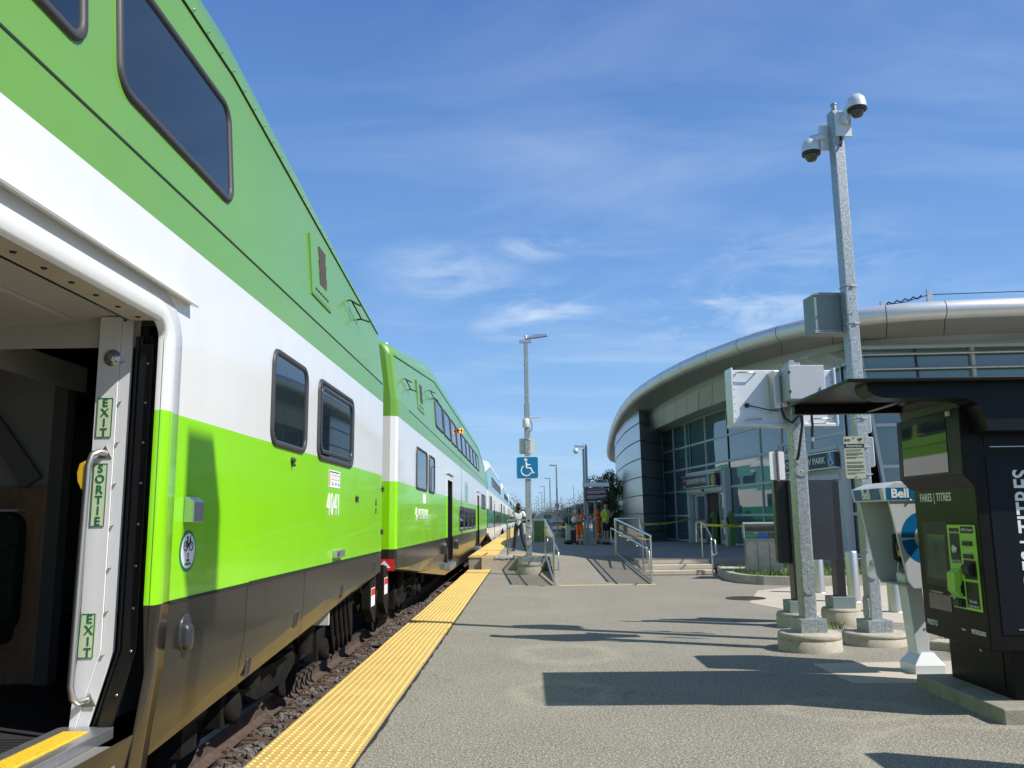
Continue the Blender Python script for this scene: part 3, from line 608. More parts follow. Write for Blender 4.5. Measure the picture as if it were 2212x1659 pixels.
b.add([], []); base = rrect(.15, .19, .075, 7, Y(4.49), .985); b.loft([[(surfx(q[1]) + o_, Y(4.49) + (q[0] - Y(4.49)) * s_, .985 + (q[1] - .985) * s_) for q in base] for s_, o_ in ((1, -.002), (1, .008), (.9, .012))], caps=True)
b.loft([[(surfx(.985) + o_, Y(4.49) + q0 * s_, .965 + q1 * s_ - dz) for q0, q1 in rrect(.085, .14, .03, 6)] for s_, o_, dz in ((1, .005, 0), (.97, .02, .0), (.88, .038, .008), (.6, .044, .014), (.0, .045, .014))])
b.build('skirt_lamp', M['rubber'], c1)
# raised white door surround in the livery bands
def surround(t, yr, zt, w_=.21, mats=None):
    b = MB()
    # cross-section across the surround: from opening edge outwards (offset, proud)
    cs = [(0, -.03), (.004, .008), (.022, .018), (.07, .023), (.11, .017), (.13, .005), (w_, .004), (w_, -.004)]
    rin = .09; path = []
    for z in (.34, .58, .85, 1.165): path.append((yr, z, 1, 0))
    path += [(yr, 1.165, 1, 0), (yr, 2.11, 1, 0), (yr, 2.11, 1, 0)]
    for i in range(9):
        a = R(i * 90 / 8); path.append((yr - rin + rin * math.cos(a), zt - rin + rin * math.sin(a), math.cos(a), math.sin(a)))
    path.append((yr - 2.2, zt, 0, 1))
    matid = []
    rows = [[(surfx(max(p[1], .3)) + pr * (.04 if p[1] < 1.1 else 1), p[0] + o * p[2], p[1] + o * p[3] * (.8 if p[3] else 1)) for o, pr in cs] for p in path]
    for i in range(len(rows) - 1):
        zc = (path[i][1] + path[i + 1][1]) / 2; mi = 0 if zc < 1.165 else (1 if zc < 2.11 else 2)
        if path[i][:2] == path[i + 1][:2]: continue
        for j in range(len(cs) - 1): b.add([rows[i][j], rows[i][j + 1], rows[i + 1][j + 1], rows[i + 1][j]], [(0, 1, 2, 3)], mi, True)
    return b.build('door_surround', [M[k] for k in LIV['new']], t, weld=True)
surround(c1, Y(4.05), 2.55)
b = MB(); b.prism([(0, 2.715), (.05, 2.700), (.055, 2.708), (.03, 2.735), (0, 2.745)], Y(1.0), Y(4.33), 'y'); b.build('drip_rail', M['white'], c1)
b = MB(); b.box(-.14, -.002, Y(1.9), Y(3.98), 2.549, 2.565)
ln = b.build('door_lintel', M['beige'], c1); b = MB(); b.box(-.20, -.14, Y(1.9), Y(4.05), 2.57, 2.60); b.build('seal_gap', M['black'], c1)
for k in range(9):
    b = MB(); b.lathe([(.014, 0), (.011, -.005)], (-.07, Y(2.3 + k * .2), 2.549), 8); b.build('screw', M['decal_black'], ln)
# jamb: white panel with exit signs, seals, black cover strip (faces -y)
def lean(z): return 0 if z > .95 else -(.95 - z) * .28
def strip(x0, x1, z0, z1, y, mat_, name, par=None, th=.02, lf=1.0):
    b = MB(); zs = [z0, min(.95, z1), z1] if z0 < .95 else [z0, z1]; rings = []
    for z in zs: rings.append([(x0 + lean(z) * lf, y, z), (x1 + lean(z), y, z), (x1 + lean(z), y + th, z), (x0 + lean(z) * lf, y + th, z)])
    b.loft(rings, smooth=False, caps=True); return b.build(name, mat_, par or c1, bevel=.002)
jx = lambda wx: wx + 1.818       # world x to coach x near the door
jamb = strip(jx(-2.175), jx(-2.065), .60, 2.60, Y(4.10), M['plainwhite'], 'door_post', lf=.2)
strip(jx(-2.063), jx(-2.008), .60, 2.60, Y(4.105), M['plainwhite'], 'post_edge', jamb)
strip(jx(-2.005), jx(-1.95), .55, 2.56, Y(4.16), M['black'], 'seal_gap')
b = MB()
for xx in (-1.992, -1.972): b.tube([(jx(xx) + lean(z), Y(4.135), z) for z in (.56, .95, 2.5)], .010, 8)
b.build('rubber_seal', M['rubber'], c1)
cov = strip(jx(-1.952), jx(-1.885), .50, 2.45, Y(4.08), M['black'], 'cover_strip')
for k in range(9):
    b = MB(); z = .75 + .2 * k; b.lathe([(.0065, 0), (.0065, -.003), (.003, -.004)], (jx(-1.945) + .028 + lean(z) + .008, Y(4.08), z), 8, axis='y'); b.build('screw', M['alu'], cov)
for k in range(9):
    b = MB(); z = .72 + .205 * k; b.lathe([(.0065, 0), (.0065, -.004), (.003, -.007)], (jx(-2.052) + lean(z), Y(4.105), z), 8, axis='y'); b.tube([(jx(-2.052) + lean(z), Y(4.10), z), (jx(-2.035) + lean(z), Y(4.095), z + .006)], .003, 5); b.build('screw', M['steel'], jamb)
b = MB(); b.lathe([(.043, 0), (.043, -.006), (.018, -.007), (.018, -.02), (.010, -.024)], (jx(-2.10), Y(4.10), 2.385), 20, axis='y')
for a in (45, 135, 225, 315): b.lathe([(.005, -.006), (.005, -.010)], (jx(-2.10) + .03 * math.cos(R(a)), Y(4.10), 2.385 + .03 * math.sin(R(a))), 8, axis='y')
b.build('door_key', M['alu'], jamb)
def sign_vert(word, xc, z0, z1, w_):
    b = MB(); b.add([(xc - w_ / 2 + lean(z0), Y(4.10) - .0025, z0), (xc + w_ / 2 + lean(z0), Y(4.10) - .0025, z0), (xc + w_ / 2 + lean(z1), Y(4.10) - .0025, z1), (xc - w_ / 2 + lean(z1), Y(4.10) - .0025, z1)], [(0, 1, 2, 3)])
    s = b.build('exit_sign', M['decal_cream'], jamb, recalc=False)
    b = MB()
    for (xa, xb, za, zb) in ((-1, 1, z1 - .004, z1), (-1, 1, z0, z0 + .004), (-1, -1 + .09, z0, z1), (1 - .09, 1, z0, z1)): b.box(xc + xa * w_ / 2 + lean(z0), xc + xb * w_ / 2 + lean(z0), Y(4.10) - .004, Y(4.10) - .0026, za, zb)
    b.build('sign_border', M['decal_green'], s)
    n = len(word)
    for i, ch in enumerate(word): lettering(ch, (z1 - z0) / n * 1.12, M['decal_green'], s, (xc + lean(z0 + .05), Y(4.10) - .004, z1 - (i + .52) * (z1 - z0) / n), FACE_S, depth=.0006, weight=.0012)
sign_vert('EXIT', jx(-2.120), 1.98, 2.18, .078); sign_vert('SORTIE', jx(-2.122), 1.54, 1.85, .070); sign_vert('EXIT', jx(-2.128), .917, 1.125, .075)
lettering('8', .032, M['decal_black'], jamb, (jx(-2.046), Y(4.10) - .002, 2.585), FACE_S, weight=.001)
b = MB(); hx = jx(-2.105)
b.tube([(hx, Y(4.10), 1.90), (hx - .01, Y(4.06), 1.905), (hx - .03, Y(4.035), 1.89), (hx - .045, Y(4.03), 1.84), (hx - .052, Y(4.03), 1.3), (hx - .056, Y(4.03), .80), (hx - .046, Y(4.035), .745), (hx - .03, Y(4.05), .725), (hx - .012, Y(4.10), .725)], .0165, 12)
for z in (1.905, .725): b.prism([(hx - .035, z - .03), (hx + .035, z - .03), (hx, z + .035)], Y(4.10) - .004, Y(4.10) - .0005, 'y')
b.build('grab_rail', M['steel'], jamb)
b = MB(); b.prism([(hx - .055, 1.72), (hx - .055, 1.86), (hx - .085, 1.845), (hx - .095, 1.80), (hx - .09, 1.76), (hx - .07, 1.72)], Y(4.02), Y(4.045), 'y'); b.build('yellow_grip', surfmat('yellow_plastic', (.72, .48, .03), .45), jamb, bevel=.004)
# threshold
b = MB(); b.box(-.42, -.16, Y(1.9), Y(4.10), .55, .605); th = b.build('door_threshold', M['alu'], c1, bevel=.004)
b = MB()
for k in range(4): b.box(-.335 + k * .028, -.315 + k * .028, Y(1.9), Y(3.98), .605, .613)
b.box(-.34, -.225, Y(1.9), Y(4.0), .6055, .608); b.build('yellow_edge', surfmat('yellow_tread', (.75, .50, .03), .6, bump=.8, bscale=70), th)
b = MB(); b.box(-.155, -.06, Y(1.9), Y(3.92), .30, .56); b.build('sill_panel', M['darkpanel'], c1)
# vestibule interior
b = MB(); b.box(-3.0, -.42, Y(1.0), Y(8.2), .50, .56)
for k in range(64): b.box(-2.9, -.43, Y(1.2) + k * .045, Y(1.2) + k * .045 + .022, .56, .566)
b.build('vestibule_floor', M['floormat'], c1)
b = MB(); b.box(-3.0, -.16, Y(1.0), Y(4.4), 2.62, 2.66); cl = b.build('vestibule_ceiling', M['greypanel'], c1)
b = MB(); b.add([(-.17, Y(1.0), 2.615), (-.17, Y(4.15), 2.615), (-1.05, Y(4.15), 2.56), (-1.05, Y(1.0), 2.56)], [(0, 1, 2, 3)]); b.add([(-.17, Y(4.15), 2.615), (-.17, Y(4.15), 2.45), (-1.05, Y(4.15), 2.45), (-1.05, Y(4.15), 2.56)], [(0, 1, 2, 3)])
b.box(-1.07, -1.05, Y(1.0), Y(5.3), 2.40, 2.56); b.box(-.52, -.49, Y(1.0), Y(4.1), 2.575, 2.592); b.build('ceiling_panel', M['greypanel'], cl, recalc=False)
b = MB(); b.lathe([(.085, 0), (.085, -.012), (.06, -.018), (.055, -.008), (.03, -.008)], (-.33, Y(3.05), 2.60), 24); b.build('down_light', M['plainwhite'], cl)
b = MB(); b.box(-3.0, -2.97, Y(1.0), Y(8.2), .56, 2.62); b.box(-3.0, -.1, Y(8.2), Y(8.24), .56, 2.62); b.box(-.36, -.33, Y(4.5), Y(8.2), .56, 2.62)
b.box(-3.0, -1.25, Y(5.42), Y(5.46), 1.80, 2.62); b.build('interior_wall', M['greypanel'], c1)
b = MB(); b.box(-3.0, -1.30, Y(5.38), Y(5.42), .56, 1.80); b.build('partition', M['wood'], c1, bevel=.01)
b = MB(); b.box(-1.29, -1.20, Y(5.36), Y(5.46), .56, 2.62); b.build('interior_post', M['darkpanel'], c1); b = MB(); b.bar((-1.15, Y(6.6), .6), (-.75, Y(6.6), 2.6), .12, .12); b.build('stair_rail', M['darkpanel'], c1); b = MB(); b.bar((-1.9, Y(5.2), 2.6), (-1.35, Y(5.3), 1.82), .06, .12); b.build('brace', M['darkpanel'], c1)
b = MB(); b.prism([(q[0], q[1]) for q in rrect(.62, .72, .10, 5, -1.55, 1.27)], Y(4.98), Y(5.10), 'y'); b.prism(rrect(.62, .14, .05, 4, -1.55, .93), Y(4.55), Y(5.05), 'y'); b.build('seat', M['seatcloth'], c1, bevel=.02)
b = MB(); b.box(-1.86, -1.24, Y(4.98), Y(5.1), 1.632, 1.645); b.build('seat_trim', M['greypanel'], c1)
# coupling gear between the first two coaches
b = MB()
for (ya, yb, z0, z1, xo) in ((10.35, 10.75, .28, .92, -.10), (11.45, 11.85, .25, .95, -.12)):
    b.prism([(Y(ya), z1), (Y(yb), z1 - .05), (Y(yb) + .06, z1 - .35), (Y(yb), z0), (Y(yb) - .15, z0 + .04), (Y(ya) + .02, z0 + .2)], xo - .10, xo, 'x')
b.box(-2.0, -.3, Y(10.3), Y(12.0), .55, .85)
for k in range(5):
    ya = Y(8.95 + .22 * k); b.tube([(-.28, ya, .85), (-.24, ya + .02, .35), (-.26, ya + .13, .18), (-.28, ya + .26, .35), (-.3, ya + .3, .85)], .028, 8)
for k in range(3): b.tube([(-.2 - .1 * k, Y(10.75), .62), (-.2 - .1 * k, Y(11.05), .40), (-.2 - .1 * k, Y(11.35), .60)], .03, 8)
cg = b.build('coupling_gear', M['matte'], c1)
for ya, z0 in ((10.43, .50), (11.52, .55)):
    b = MB(); b.box(-.098 if ya < 11 else -.118, -.095 if ya < 11 else -.115, Y(ya), Y(ya) + .25, z0, z0 + .22); lb = b.build('warning_label', M['decal_white'], cg)
    b = MB(); b.box(-.094 if ya < 11 else -.114, -.0925 if ya < 11 else -.1125, Y(ya) + .01, Y(ya) + .24, z0 + .13, z0 + .21); b.build('label_band', M['red'], lb)
b = MB(); b.box(-2.7, -.25, Y(10.65), Y(11.75), 1.0, 3.6); b.build('gangway_bellows', M['rubber'], c1)
# ------------------------------------------------ station building
M['stglass'] = surfmat('dark_station_glass', (0.075, 0.14, 0.155), 0.02, ior=2.0)
M['mullion'] = surfmat('grey_mullion', (0.46, 0.50, 0.52), 0.5, 0.0)
M['zinc'] = surfmat('silver_composite_panel', (0.40, 0.42, 0.43), 0.30, 0.75, var=0.08, vscale=0.7, stretch=(1, 1, .15), bump=0.03, bscale=1.2, bdist=.03)
M['darkzinc'] = surfmat('grey_return_panel', (0.29, 0.315, 0.34), 0.40, 0.1, var=0.06, vscale=1)
M['bull'] = surfmat('silver_roof_edge', (0.66, 0.67, 0.67), 0.40, 0.5, var=0.05, vscale=1.5)
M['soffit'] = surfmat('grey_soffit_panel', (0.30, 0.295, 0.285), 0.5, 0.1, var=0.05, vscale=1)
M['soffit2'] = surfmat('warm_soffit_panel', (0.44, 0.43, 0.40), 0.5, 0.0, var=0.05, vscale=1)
M['band'] = surfmat('pale_soffit_band', (0.42, 0.44, 0.46), 0.4, 0.4)
M['charcoal'] = surfmat('charcoal_sign_board', (0.025, 0.028, 0.028), 0.5)
M['blue'] = surfmat('sign_blue', (0.0, 0.13, 0.30), 0.4)
M['goyellow'] = surfmat('sign_yellow', (0.62, 0.40, 0.04), 0.5)
S = thing('station_building', 'curved grey station building with glass front and silver bullnose roof', 'building', (7, 30, 0))
SO = (7, 30, 0)
def interp(tab, u):
    for a, b_ in zip(tab, tab[1:]):
        if a[0] <= u <= b_[0]:
            f = (u - a[0]) / (b_[0] - a[0]); return tuple(a[i] + (b_[i] - a[i]) * f for i in range(1, len(a)))
    return tuple(tab[0][1:]) if u < tab[0][0] else tuple(tab[-1][1:])
OT = [(1200, 12, 78), (1260, 8.5, 74), (1300, 6.9, 69), (1315, 5.98, 61.1), (1318, 5.33, 53.2), (1324, 4.82, 46.4), (1339, 4.38, 38.9), (1359, 4.29, 34.5), (1376, 4.314, 32.1), (1422, 4.63, 28.75), (1459, 4.91, 26.98), (1508, 5.28, 25.12), (1570, 5.77, 23.51), (1641, 6.30, 22.02), (1739, 7.05, 20.6), (1773, 7.4, 20.2), (1860, 8.1, 19.6), (1967, 9.06, 19.18), (2116, 10.55, 18.96), (2212, 11.5, 18.83), (2500, 15, 18.9), (2900, 22, 19.8)]
IT = [(1200, 13, 76), (1260, 10, 73), (1300, 8.3, 69), (1315, 7.3, 65.5), (1328, 6.6, 60), (1336, 5.95, 53), (1344, 5.4, 46.5), (1386, 5.28, 38.2), (1422, 5.49, 34.3), (1459, 5.69, 31.4), (1508, 5.95, 28.4), (1579, 6.45, 25.8), (1680, 7.27, 23.6), (1822, 8.4, 21.7), (1860, 8.85, 21.55), (1945, 9.75, 21.35), (2093, 11.35, 21.0), (2212, 12.6, 20.85), (2500, 15.9, 20.9), (2900, 22.5, 21.8)]
def ctab(t, n=3):
    us = [a[0] for a in t]; 
    return t
KS = 1.045
OT = [(a, x * 1.082, y * 1.082) for a, x, y in OT]; IT = [(a, x * 1.066, y * 1.066) for a, x, y in IT]
def O_(u): return interp(OT, u)
def I_(u): return interp(IT, u)
us = [1200, 1260, 1290, 1300, 1308, 1315, 1318, 1324, 1331, 1339, 1349, 1359, 1376, 1390, 1406, 1422, 1440, 1459, 1483, 1508, 1539, 1570, 1605, 1641, 1690, 1739, 1800, 1860, 1915, 1967, 2040, 2116, 2212, 2350, 2500, 2700, 2900]
def smooth3(tab, it=2):   # smooth a plan curve sampled at us
    pts = [interp(tab, u) for u in us]
    for _ in range(it):
        pts = [pts[0]] + [tuple((pts[i - 1][k] + 2 * pts[i][k] + pts[i + 1][k]) / 4 for k in (0, 1)) for i in range(1, len(pts) - 1)] + [pts[-1]]
    return pts
OP = smooth3(OT, 1); IP = smooth3(IT, 1)
def nrm(P, i):
    a = Vector(P[max(i - 1, 0)]); b_ = Vector(P[min(i + 1, len(P) - 1)]); d = (b_ - a).normalized(); return Vector((d.y, -d.x)) * (1 if True else 1)
rb = .24; rings = []
for i, (x, y) in enumerate(OP):
    n = nrm(OP, i)
    if n.dot(Vector((x, y)) - Vector((16, 45))) < 0: n = -n
    c = Vector((x, y)) - n * .02
    rings.append([(c.x + n.x * rb * math.cos(a), c.y + n.y * rb * math.cos(a), 6.36 + rb + rb * math.sin(a)) for a in [R(-90 + 15 * k) for k in range(17)]] + [(c.x - n.x * 4, c.y - n.y * 4, 6.98)])
b = MB(SO); b.loft(rings, closed=False); rf = b.build('roof', M['bull'], S)
for i in range(3, len(us) - 1):
    if i % 2: continue
    b = MB(SO)
    r0 = [Vector(p) for p in rings[i][:17]]; r1 = [Vector(p) for p in rings[i + 1][:17]]; cc = Vector((OP[i][0], OP[i][1], 6.36 + rb))
    rr0 = [cc + (p - cc) * 1.012 for p in r0]; d = (Vector((*OP[i + 1], 0)) - Vector((*OP[i], 0))).normalized() * .018
    b.loft([rr0, [p + d for p in rr0]], closed=False)
    b.build('roof_joint', M['seam'], rf, recalc=False)
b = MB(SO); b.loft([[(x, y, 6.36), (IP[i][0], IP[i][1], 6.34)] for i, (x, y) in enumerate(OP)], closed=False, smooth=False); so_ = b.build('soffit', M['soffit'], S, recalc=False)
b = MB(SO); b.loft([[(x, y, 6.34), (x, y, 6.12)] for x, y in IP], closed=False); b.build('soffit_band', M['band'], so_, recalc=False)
for i in range(2, len(us) - 1):
    b = MB(SO)
    o_, p_ = Vector((*OP[i], 6.357)), Vector((*IP[i], 6.337)); d = (Vector((*OP[i + 1], 0)) - Vector((*OP[i], 0))).normalized() * .02
    if i % 2 == 0: b.add([o_, p_, p_ + d, o_ + d], [(0, 1, 2, 3)]); b.build('soffit_joint', M['seam'], so_, recalc=False)
# slanted soffit from the band down to the glass head
ST = [(1386, 5.75, 38.9), (1410, 5.95, 38.6), (1459, 6.26, 34.8), (1508, 6.58, 31.7), (1570, 7.02, 28.9), (1641, 7.75, 26.4), (1739, 8.5, 23.8), (1800, 8.9, 22.9), (1860, 9.1, 22.35)]
GX = lambda y: 11.5 - .12 * y
sl_u = [1390, 1410, 1433, 1459, 1483, 1508, 1539, 1570, 1605, 1641, 1690, 1739, 1790, 1846]
b = MB(SO); ring = []
for u in sl_u:
    ix, iy = I_(u); sx_, sy_ = interp(ST, u); ring.append([(ix, iy, 6.115), (sx_, sy_, 5.52)])
b.loft(ring, closed=False, smooth=False)
gy = [40.75 - i * (40.75 - 22.35) / (len(sl_u) - 1) for i in range(len(sl_u))]
b.loft([[r_[1], (GX(g_) - .02, g_, 5.60)] for r_, g_ in zip(ring, gy)], closed=False, smooth=False)
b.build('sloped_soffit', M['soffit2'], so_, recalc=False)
for (p_, q_), nx in zip(ring[1:], ring[2:] + [ring[-1]]):
    p_, q_ = Vector(p_) - Vector((0, 0, .006)), Vector(q_) - Vector((0, 0, .006)); d = (Vector(nx[0]) - p_); d.z = 0
    if d.length < .01: continue
    d = d.normalized() * .03; b = MB(SO); b.add([p_, q_, q_ + d, p_ + d], [(0, 1, 2, 3)]); b.build('sloped_soffit_joint', M['seam'], so_, recalc=False)
for k, (lx, ly) in enumerate(((7.0, 30.6), (7.35, 28.9), (6.5, 33.6))):
    b = MB(SO); b.lathe([(.10, 0), (.10, -.02), (.07, -.02)], (lx, ly, 5.555), 14); b.build('soffit_lamp', M['plainwhite'], so_)
# curved wall of silver panels
PT = [(5.22, 38.0), (5.12, 40), (5.10, 42.5), (5.18, 45), (5.35, 49), (5.75, 54), (6.4, 60), (7.6, 67), (10, 73)]
b = MB(SO); b.loft([[(x, y, .35), (x - .06, y, 6.40)] for x, y in PT], closed=False); wl = b.build('panel_wall', M['zinc'], S, recalc=False)
b = MB(SO); b.add([(5.22, 38, .35), (6.66, 40.75, .35), (6.66, 40.75, 6.40), (5.16, 38, 6.40)], [(0, 1, 2, 3)]); rw = b.build('return_wall', M['darkzinc'], S, recalc=False)
b = MB(SO); b2 = MB(SO)
for z in (.80, 1.62, 2.45, 3.29, 4.12, 4.95, 5.75):
    b.loft([[(x - .02 - z * .01, y - .0, z), (x - .02 - z * .01, y, z + .035)] for x, y in PT], closed=False); b2.add([(5.2, 37.97, z), (6.66, 40.72, z), (6.66, 40.72, z + .03), (5.2, 37.97, z + .03)], [(0, 1, 2, 3)])
b.build('panel_joint', M['seam'], wl, recalc=False); b2.build('panel_joint', M['seam'], rw, recalc=False)
# glass front: bays between mullions, each with its own panes
rowsz = [.45, 1.53, 2.60, 3.58, 4.55, 5.60]
seen_m = set()
def bay(ya, yb, rows_, name='window'):
    b = MB(SO)
    xa, xb = GX(ya), GX(yb)
    for y_, x_ in ((ya, xa), (yb, xb)):
        key = (round(y_, 1), rows_[0]); 
        if key in seen_m: continue
        seen_m.add(key); b.bar((x_ - .014, y_, rows_[0]), (x_ - .012, y_, rows_[-1]), .04, .10)
    for z in rows_: b.bar((xa - .010, ya - .05, z), (xb - .010, yb + .05, z), .035, .08)
    f = b.build(name, M['mullion'], S)
    for z0, z1 in zip(rows_, rows_[1:]):
        b = MB(SO); tl = random.uniform(-.006, .006); t2 = random.uniform(-.004, .004)
        b.add([(xa + tl, ya, z0), (xb + t2, yb, z0), (xb - t2, yb, z1), (xa - tl, ya, z1)], [(0, 1, 2, 3)]); b.build('pane', M['stglass'], f, recalc=False)
    return f
for ya, yb in ((40.7, 38.85), (38.85, 37.0), (37.0, 36.35)): bay(ya, yb, rowsz)
for ya, yb in ((36.35, 34.35), (34.35, 31.8)): bay(ya, yb, [3.30] + rowsz[3:])
bay(31.8, 28.75, rowsz); bay(28.75, 27.1, rowsz)
for ya, yb in ((27.0, 24.95), (24.95, 22.85)): bay(ya, yb, [3.40, 3.75, 4.55, 5.60])
bay(22.85, 22.35, rowsz)
# right-hand wall with the leaning mullion, louvre rails above
W0, W1 = Vector((9.28, 22.85)), Vector((21.4, 22.4))
def wp(u, z): # u 0..1 along, z height; left end leans
    x = W0.x + (W1.x - W0.x) * u; y = W0.y + (W1.y - W0.y) * u; ln_ = (6.0 - z) * .10 * (1 - min(1, u * 4)); return (x + ln_ + .0, y, z)
def wallpart(u0, u1, z0, z1, off=0):
    return [(p[0], p[1] + off, p[2]) for p in (wp(u0, z0), wp(u1, z0), wp(u1, z1), wp(u0, z1))]
us_w = [0, .25, .5, .75, 1.0]
for k in range(4):
    u0, u1 = us_w[k], us_w[k + 1]; b = MB(SO)
    for u in ((u0, u1) if k == 0 else (u1,)): b.bar(Vector(wp(u, .4)) + Vector((0, -.04, 0)), Vector(wp(u, 6.12)) + Vector((0, -.04, 0)), .09, .14)
    for z in (.45, 1.62, 2.79, 3.92, 4.86, 6.08): b.bar(Vector(wp(u0, z)) + Vector((.03, -.04, 0)), Vector(wp(u1, z)) + Vector((-.03, -.04, 0)), .12, .09)
    f = b.build('window', M['mullion'], S)
    for z0, z1 in zip((.45, 1.62, 2.79, 3.92, 4.86), (1.62, 2.79, 3.92, 4.86, 6.08)):
        b = MB(SO); b.add(wallpart(u0, u1, z0, z1, random.uniform(-.003, .003)), [(0, 1, 2, 3)]); b.build('pane', M['stglass'], f, recalc=False)
    b = MB(SO); 
    for z in (5.05, 5.46, 5.87): b.tube([Vector(wp(u0, z)) + Vector((-.1, -.16, 0)), Vector(wp(u1, z)) + Vector((-.1, -.16, 0))], .035, 10)
    b.build('louvre_rail', M['alu'], f)
    b = MB(SO); um = (u0 + u1) / 2; b.bar(Vector(wp(um, 4.9)) + Vector((0, -.01, 0)), Vector(wp(um, 6.1)) + Vector((0, -.01, 0)), .05, .05); b.build('inner_mullion', M['black'], f)
b = MB(SO)
b.add([(8.8, 23.3, 6.12), (9.3, 22.6, 6.12), (10.3, 22.6, 6.12), (13.4, 22.1, 6.12), (23, 22.1, 6.12), (23, 24, 6.12)], [(0, 1, 2, 3, 4, 5)]); b.build('head_frame', M['band'], S, recalc=False)
# interior block behind the glass
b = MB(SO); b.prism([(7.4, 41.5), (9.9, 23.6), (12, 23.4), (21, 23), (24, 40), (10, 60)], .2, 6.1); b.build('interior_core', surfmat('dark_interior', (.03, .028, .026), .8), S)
b = MB(); b.prism([(4.86, 23.2), (7.0, 23.0), (9.6, 21.2), (21, 19.4), (60, 19.4), (60, 40), (4.86, 40)], -.3, .384); st(b.build('terrace', M['greyconcrete']))
# blue accessibility pictogram
def isa(par, loc, rot, s, m, name='pictogram'):
    b = MB(); r = .045 * s
    b.lathe([(.075 * s, -.001), (.075 * s, .001)], (-.06 * s, 0, .36 * s), 14, axis='y')
    b.tube([(-.05 * s, 0, .25 * s), (-.03 * s, 0, -.02 * s), (.16 * s, 0, -.03 * s), (.27 * s, 0, -.27 * s), (.36 * s, 0, -.22 * s)], [.06 * s, r, r, r, r * .8], 6)
    b.tube([(-.04 * s, 0, .13 * s), (.15 * s, 0, .12 * s)], r * .8, 6)
    b.tube([(-.04 * s + .24 * s * math.cos(R(a)), 0, -.14 * s + .24 * s * math.sin(R(a))) for a in range(118, 345, 15)], r * .7, 6)
    for i, v in enumerate(b.v): b.v[i] = (v[0], v[1] * (.05 if abs(v[1]) > 0 else 1), v[2])
    o = b.build(name, m, par, recalc=False); o.location = loc; o.rotation_euler = rot; return o
M['pict'] = surfmat('pictogram_white', (.75, .75, .72), .5)
def entrance(ya, yb, sya, syb, sz0, sz1, door_y, full):
    # door portal standing just proud of the glass
    ang = math.atan2(-.12, 1); b = MB(SO)
    for y_ in (ya, yb): b.bar((GX(y_) - .12, y_, .40), (GX(y_) - .12, y_, sz1 + .15), .22, .38)
    b.bar((GX(ya) - .12, ya, 2.55), (GX(yb) - .12, yb, 2.55), .34, .16); b.bar((GX(ya) - .12, ya, sz1 + .12), (GX(yb) - .12, yb, sz1 + .12), .34, .10)
    b.bar((GX(ya) - .10, ya, sz1 - .3), (GX(yb) - .10, yb, sz1 - .3), .2, .9)
    fr = b.build('entrance_portal', M['mullion'], S)
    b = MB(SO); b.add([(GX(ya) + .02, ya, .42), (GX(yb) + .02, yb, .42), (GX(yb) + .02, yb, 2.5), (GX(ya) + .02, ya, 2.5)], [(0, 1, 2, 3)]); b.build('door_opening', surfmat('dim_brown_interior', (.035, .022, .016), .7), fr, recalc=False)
    for (d0, d1) in door_y:
        b = MB(SO); x0, x1 = GX(d0) - .05, GX(d1) - .05
        for y_, x_ in ((d0, x0), (d1, x1)): b.bar((x_, y_, .42), (x_, y_, 2.45), .10, .12)
        for z in (.50, 1.05, 1.28, 2.40): b.bar((x0, d0, z), (x1, d1, z), .06, .16 if z != 1.05 else .08)
        dr = b.build('sliding_door', M['alu'], fr)
        b = MB(SO); b.add([(x0, d0, .45), (x1, d1, .45), (x1, d1, 2.4), (x0, d0, 2.4)], [(0, 1, 2, 3)]); b.build('door_glass', M['stglass'], dr, recalc=False)
        b = MB(SO); b.bar((x0 - .04, d0, 1.36), (x1 - .04, d1, 1.36), .01, .03); b.build('red_stripe', M['red'], dr)
    b = MB(SO); cy = (ya + yb) / 2; b.box(GX(cy) - .34, GX(cy) - .28, cy - .12, cy + .12, 2.50, 2.58); b.build('door_sensor', M['black'], fr)
    # sign board in front of the portal
    b = MB(SO); b.bar((GX(sya) - .36, sya, (sz0 + sz1) / 2), (GX(syb) - .36, syb, (sz0 + sz1) / 2), .10, sz1 - sz0); sb = b.build('station_sign', M['charcoal'], S)
    b = MB(SO); 
    for z in (sz0 - .01, sz1 + .01): b.bar((GX(sya) - .36, sya, z), (GX(syb) - .36, syb, z), .14, .03)
    b.build('sign_frame', M['alu'], sb)
    L_ = math.hypot(syb - sya, GX(syb) - GX(sya)); rot = (R(90), 0, R(-90) + math.atan(.12)); h = sz1 - sz0; zc = (sz0 + sz1) / 2
    def P(f): y_ = sya + (syb - sya) * f; return (GX(y_) - .418 - SO[0], y_ - SO[1], zc)
    pr = (0, 0, R(-90) + math.atan(.12))
    p = P(.12 if full else .09); lg = lettering('W', .22, M['red'], sb, (p[0], p[1], zc + .05), rot, weight=.004, sx=1.5, name='transit_emblem')
    b = MB(); b.prism([(-.24, .05), (-.09, .05), (-.09, .12), (.09, .12), (.09, .05), (.24, .05), (.10, -.02), (.06, -.09), (0, -.13), (-.06, -.09), (-.10, -.02)], -.002, .004, 'y')
    o = b.build('emblem_shield', M['red'], sb); o.location = (p[0] , p[1], zc + .06); o.rotation_euler = pr
    lettering('TTC', .09, M['pict'], sb, (p[0] - .006, p[1], zc + .06), rot, weight=.002)
    lettering('SUBWAY', .085, M['pict'], sb, (p[0], p[1], sz0 + .07), rot, sx=1.2)
    p = P(.47 if full else .53); lettering('DOWNSVIEW PARK', h * .62, M['pict'], sb, p, rot, sx=L_ * (.56 if full else .66) / (h * .62 * 8.7), weight=.003)
    b = MB(); b.prism(rrect(.42, .42, .05), -.004, .0, 'y'); f_ = .81 if full else .95; p = P(f_); o = b.build('blue_tile', M['blue'], sb); o.location = (p[0], p[1], zc); o.rotation_euler = pr
